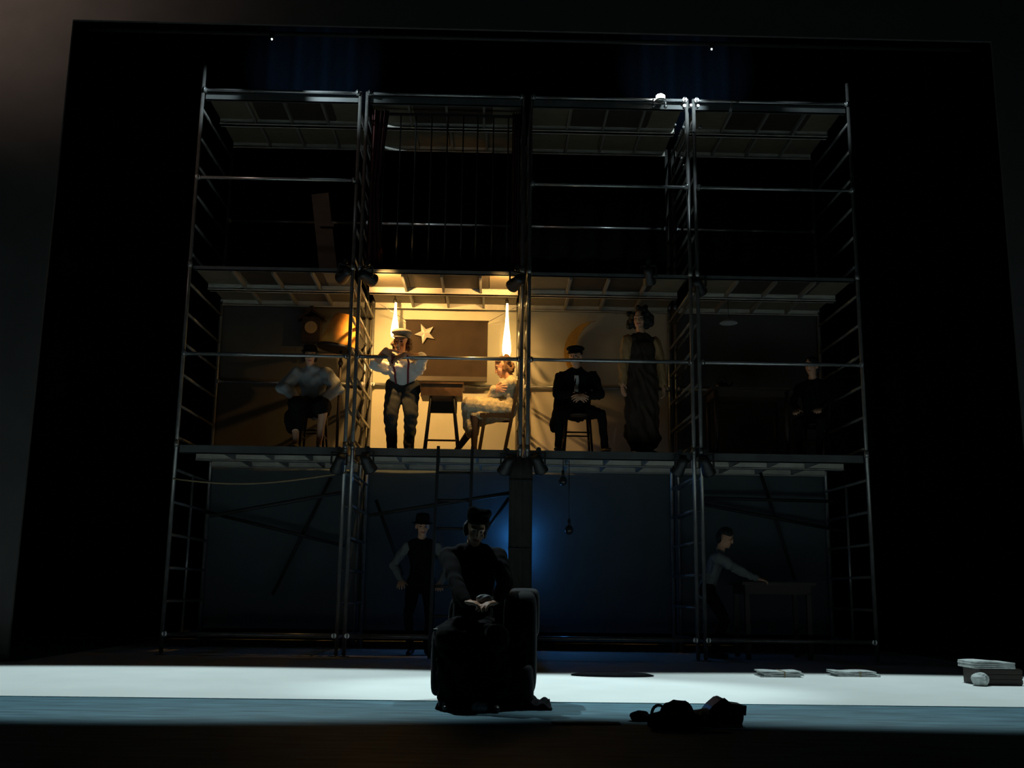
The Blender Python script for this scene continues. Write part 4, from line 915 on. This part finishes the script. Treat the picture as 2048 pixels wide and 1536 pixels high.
def sheet(c, w_, d_, rot, name, label, seed, m=PAPER):
    rg = random.Random(seed); M_ = Matrix.Rotation(rot, 3, 'Z'); a_, b_ = rg.uniform(0, 6), rg.uniform(0, 6)
    g = MB().grid(12, 8, lambda a, b: V(c)+M_ @ V(((a-0.5)*w_, (b-0.5)*d_, 0.001+0.003*(1+math.sin(a*5+a_+b*3))*0.5+0.002*(1+math.sin(b*7+b_)))), (0, 0, 0.002))
    return tag(g.build(name, m, loc=c), label, 'paper')
GREYP = mat('grey paper', (0.2, 0.22, 0.23), 0.85)
sheet(at_floor(1172, 1449)+V((0, 0.02, 0.002)), 0.46, 0.10, 0.05, 'paper_sheet', 'pale flat paper lying left of the floor heap', 1, GREYP)
sheet(at_floor(1430, 1466)+V((0, 0.02, 0.002)), 0.20, 0.08, -0.05, 'paper_sheet', 'small pale paper lying in front of the satchel', 2, GREYP)
# low dark oval disc on the white cloth
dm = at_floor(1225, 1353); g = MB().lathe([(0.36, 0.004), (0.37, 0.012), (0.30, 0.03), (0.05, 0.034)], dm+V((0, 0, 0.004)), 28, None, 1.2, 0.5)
tag(g.build('dark_disc', BLACKC, loc=dm), 'low dark oval disc on the white floor cloth', 'mat')

# ------------------------------------------------------------------ newspaper bundles at the right
def bundle(u0, u1, vb, vt, label, n, seed):
    a, b = at_floor(u0, vb), at_floor(u1, vb); y = (a.y+b.y)/2; h = at((u0+u1)/2, vt, y).z; rg = random.Random(seed)
    root = thing('newspaper_bundle', label, 'newspapers', ((a.x+b.x)/2, y, 0.006), 'newspaper bundles on the white cloth')
    for i in range(n):
        z0 = 0.008+(h-0.008)*i/n; z1 = z0+(h-0.008)/n*0.9; o = rg.uniform(-0.025, 0.025)
        g = MB().grid(10, 4, lambda s, t_, z0=z0, o=o: V((a.x+(b.x-a.x)*s+o, y-0.14+0.3*t_, z0+0.012*abs(math.sin(s*4+seed+i))*(i/n))), (0, 0, z1-z0)); g.build('newspaper', PAPER, root)
    xm = a.x+(b.x-a.x)*0.55
    MB().box2((xm-0.006, y-0.16, 0.008), (xm+0.006, y-0.148, h)).box2((xm-0.006, y-0.16, h), (xm+0.006, y+0.17, h+0.006)).build('string', ROPE, root)
bundle(1520, 1596, 1354, 1342, 'flat white newspaper bundle lying nearest the armchair', 4, 1)
bundle(1668, 1746, 1353, 1342, 'flat white newspaper bundle lying in the middle at right', 4, 2)
bx_ = at_floor(1995, 1372); a, b = at_floor(1962, 1372), at_floor(2040, 1372); h = at(1995, 1338, bx_.y).z
cr = thing('dark_crate', 'dark box at far right edge carrying white papers', 'box', bx_)
MB().box2((a.x, bx_.y-0.02, 0.006), (b.x, bx_.y+0.36, h)).build('box_body', WOOD_D, cr)
for i in range(3): MB().box2((a.x-0.004, bx_.y-0.032, 0.02+i*(h-0.02)/3), (b.x+0.004, bx_.y-0.02, 0.02+(i+0.86)*(h-0.02)/3)).build('plank', WOOD_D, cr)
top = thing('paper_stack', 'white paper stack lying on the dark box at far right', 'papers', V((bx_.x, bx_.y+0.17, h)))
for i in range(4):
    o = 0.02*math.sin(i*3.1); MB().grid(8, 3, lambda s, t_, i=i, o=o: V((a.x-0.06+(b.x-a.x)*s*0.98+o, bx_.y-0.04+0.38*t_, h+0.004+i*0.017+0.01*math.sin(s*5)*(i/4))), (0, 0, 0.015)).build('sheet_pile', PAPER, top)
q1 = at_floor(1962, 1372); crumple((q1.x-0.03, q1.y-0.05, 0.006), (0.07, 0.08, 0.065), PAPER, 'crumpled_newspaper', 'crumpled white newspaper on the floor against the dark box', 'paper', 23)
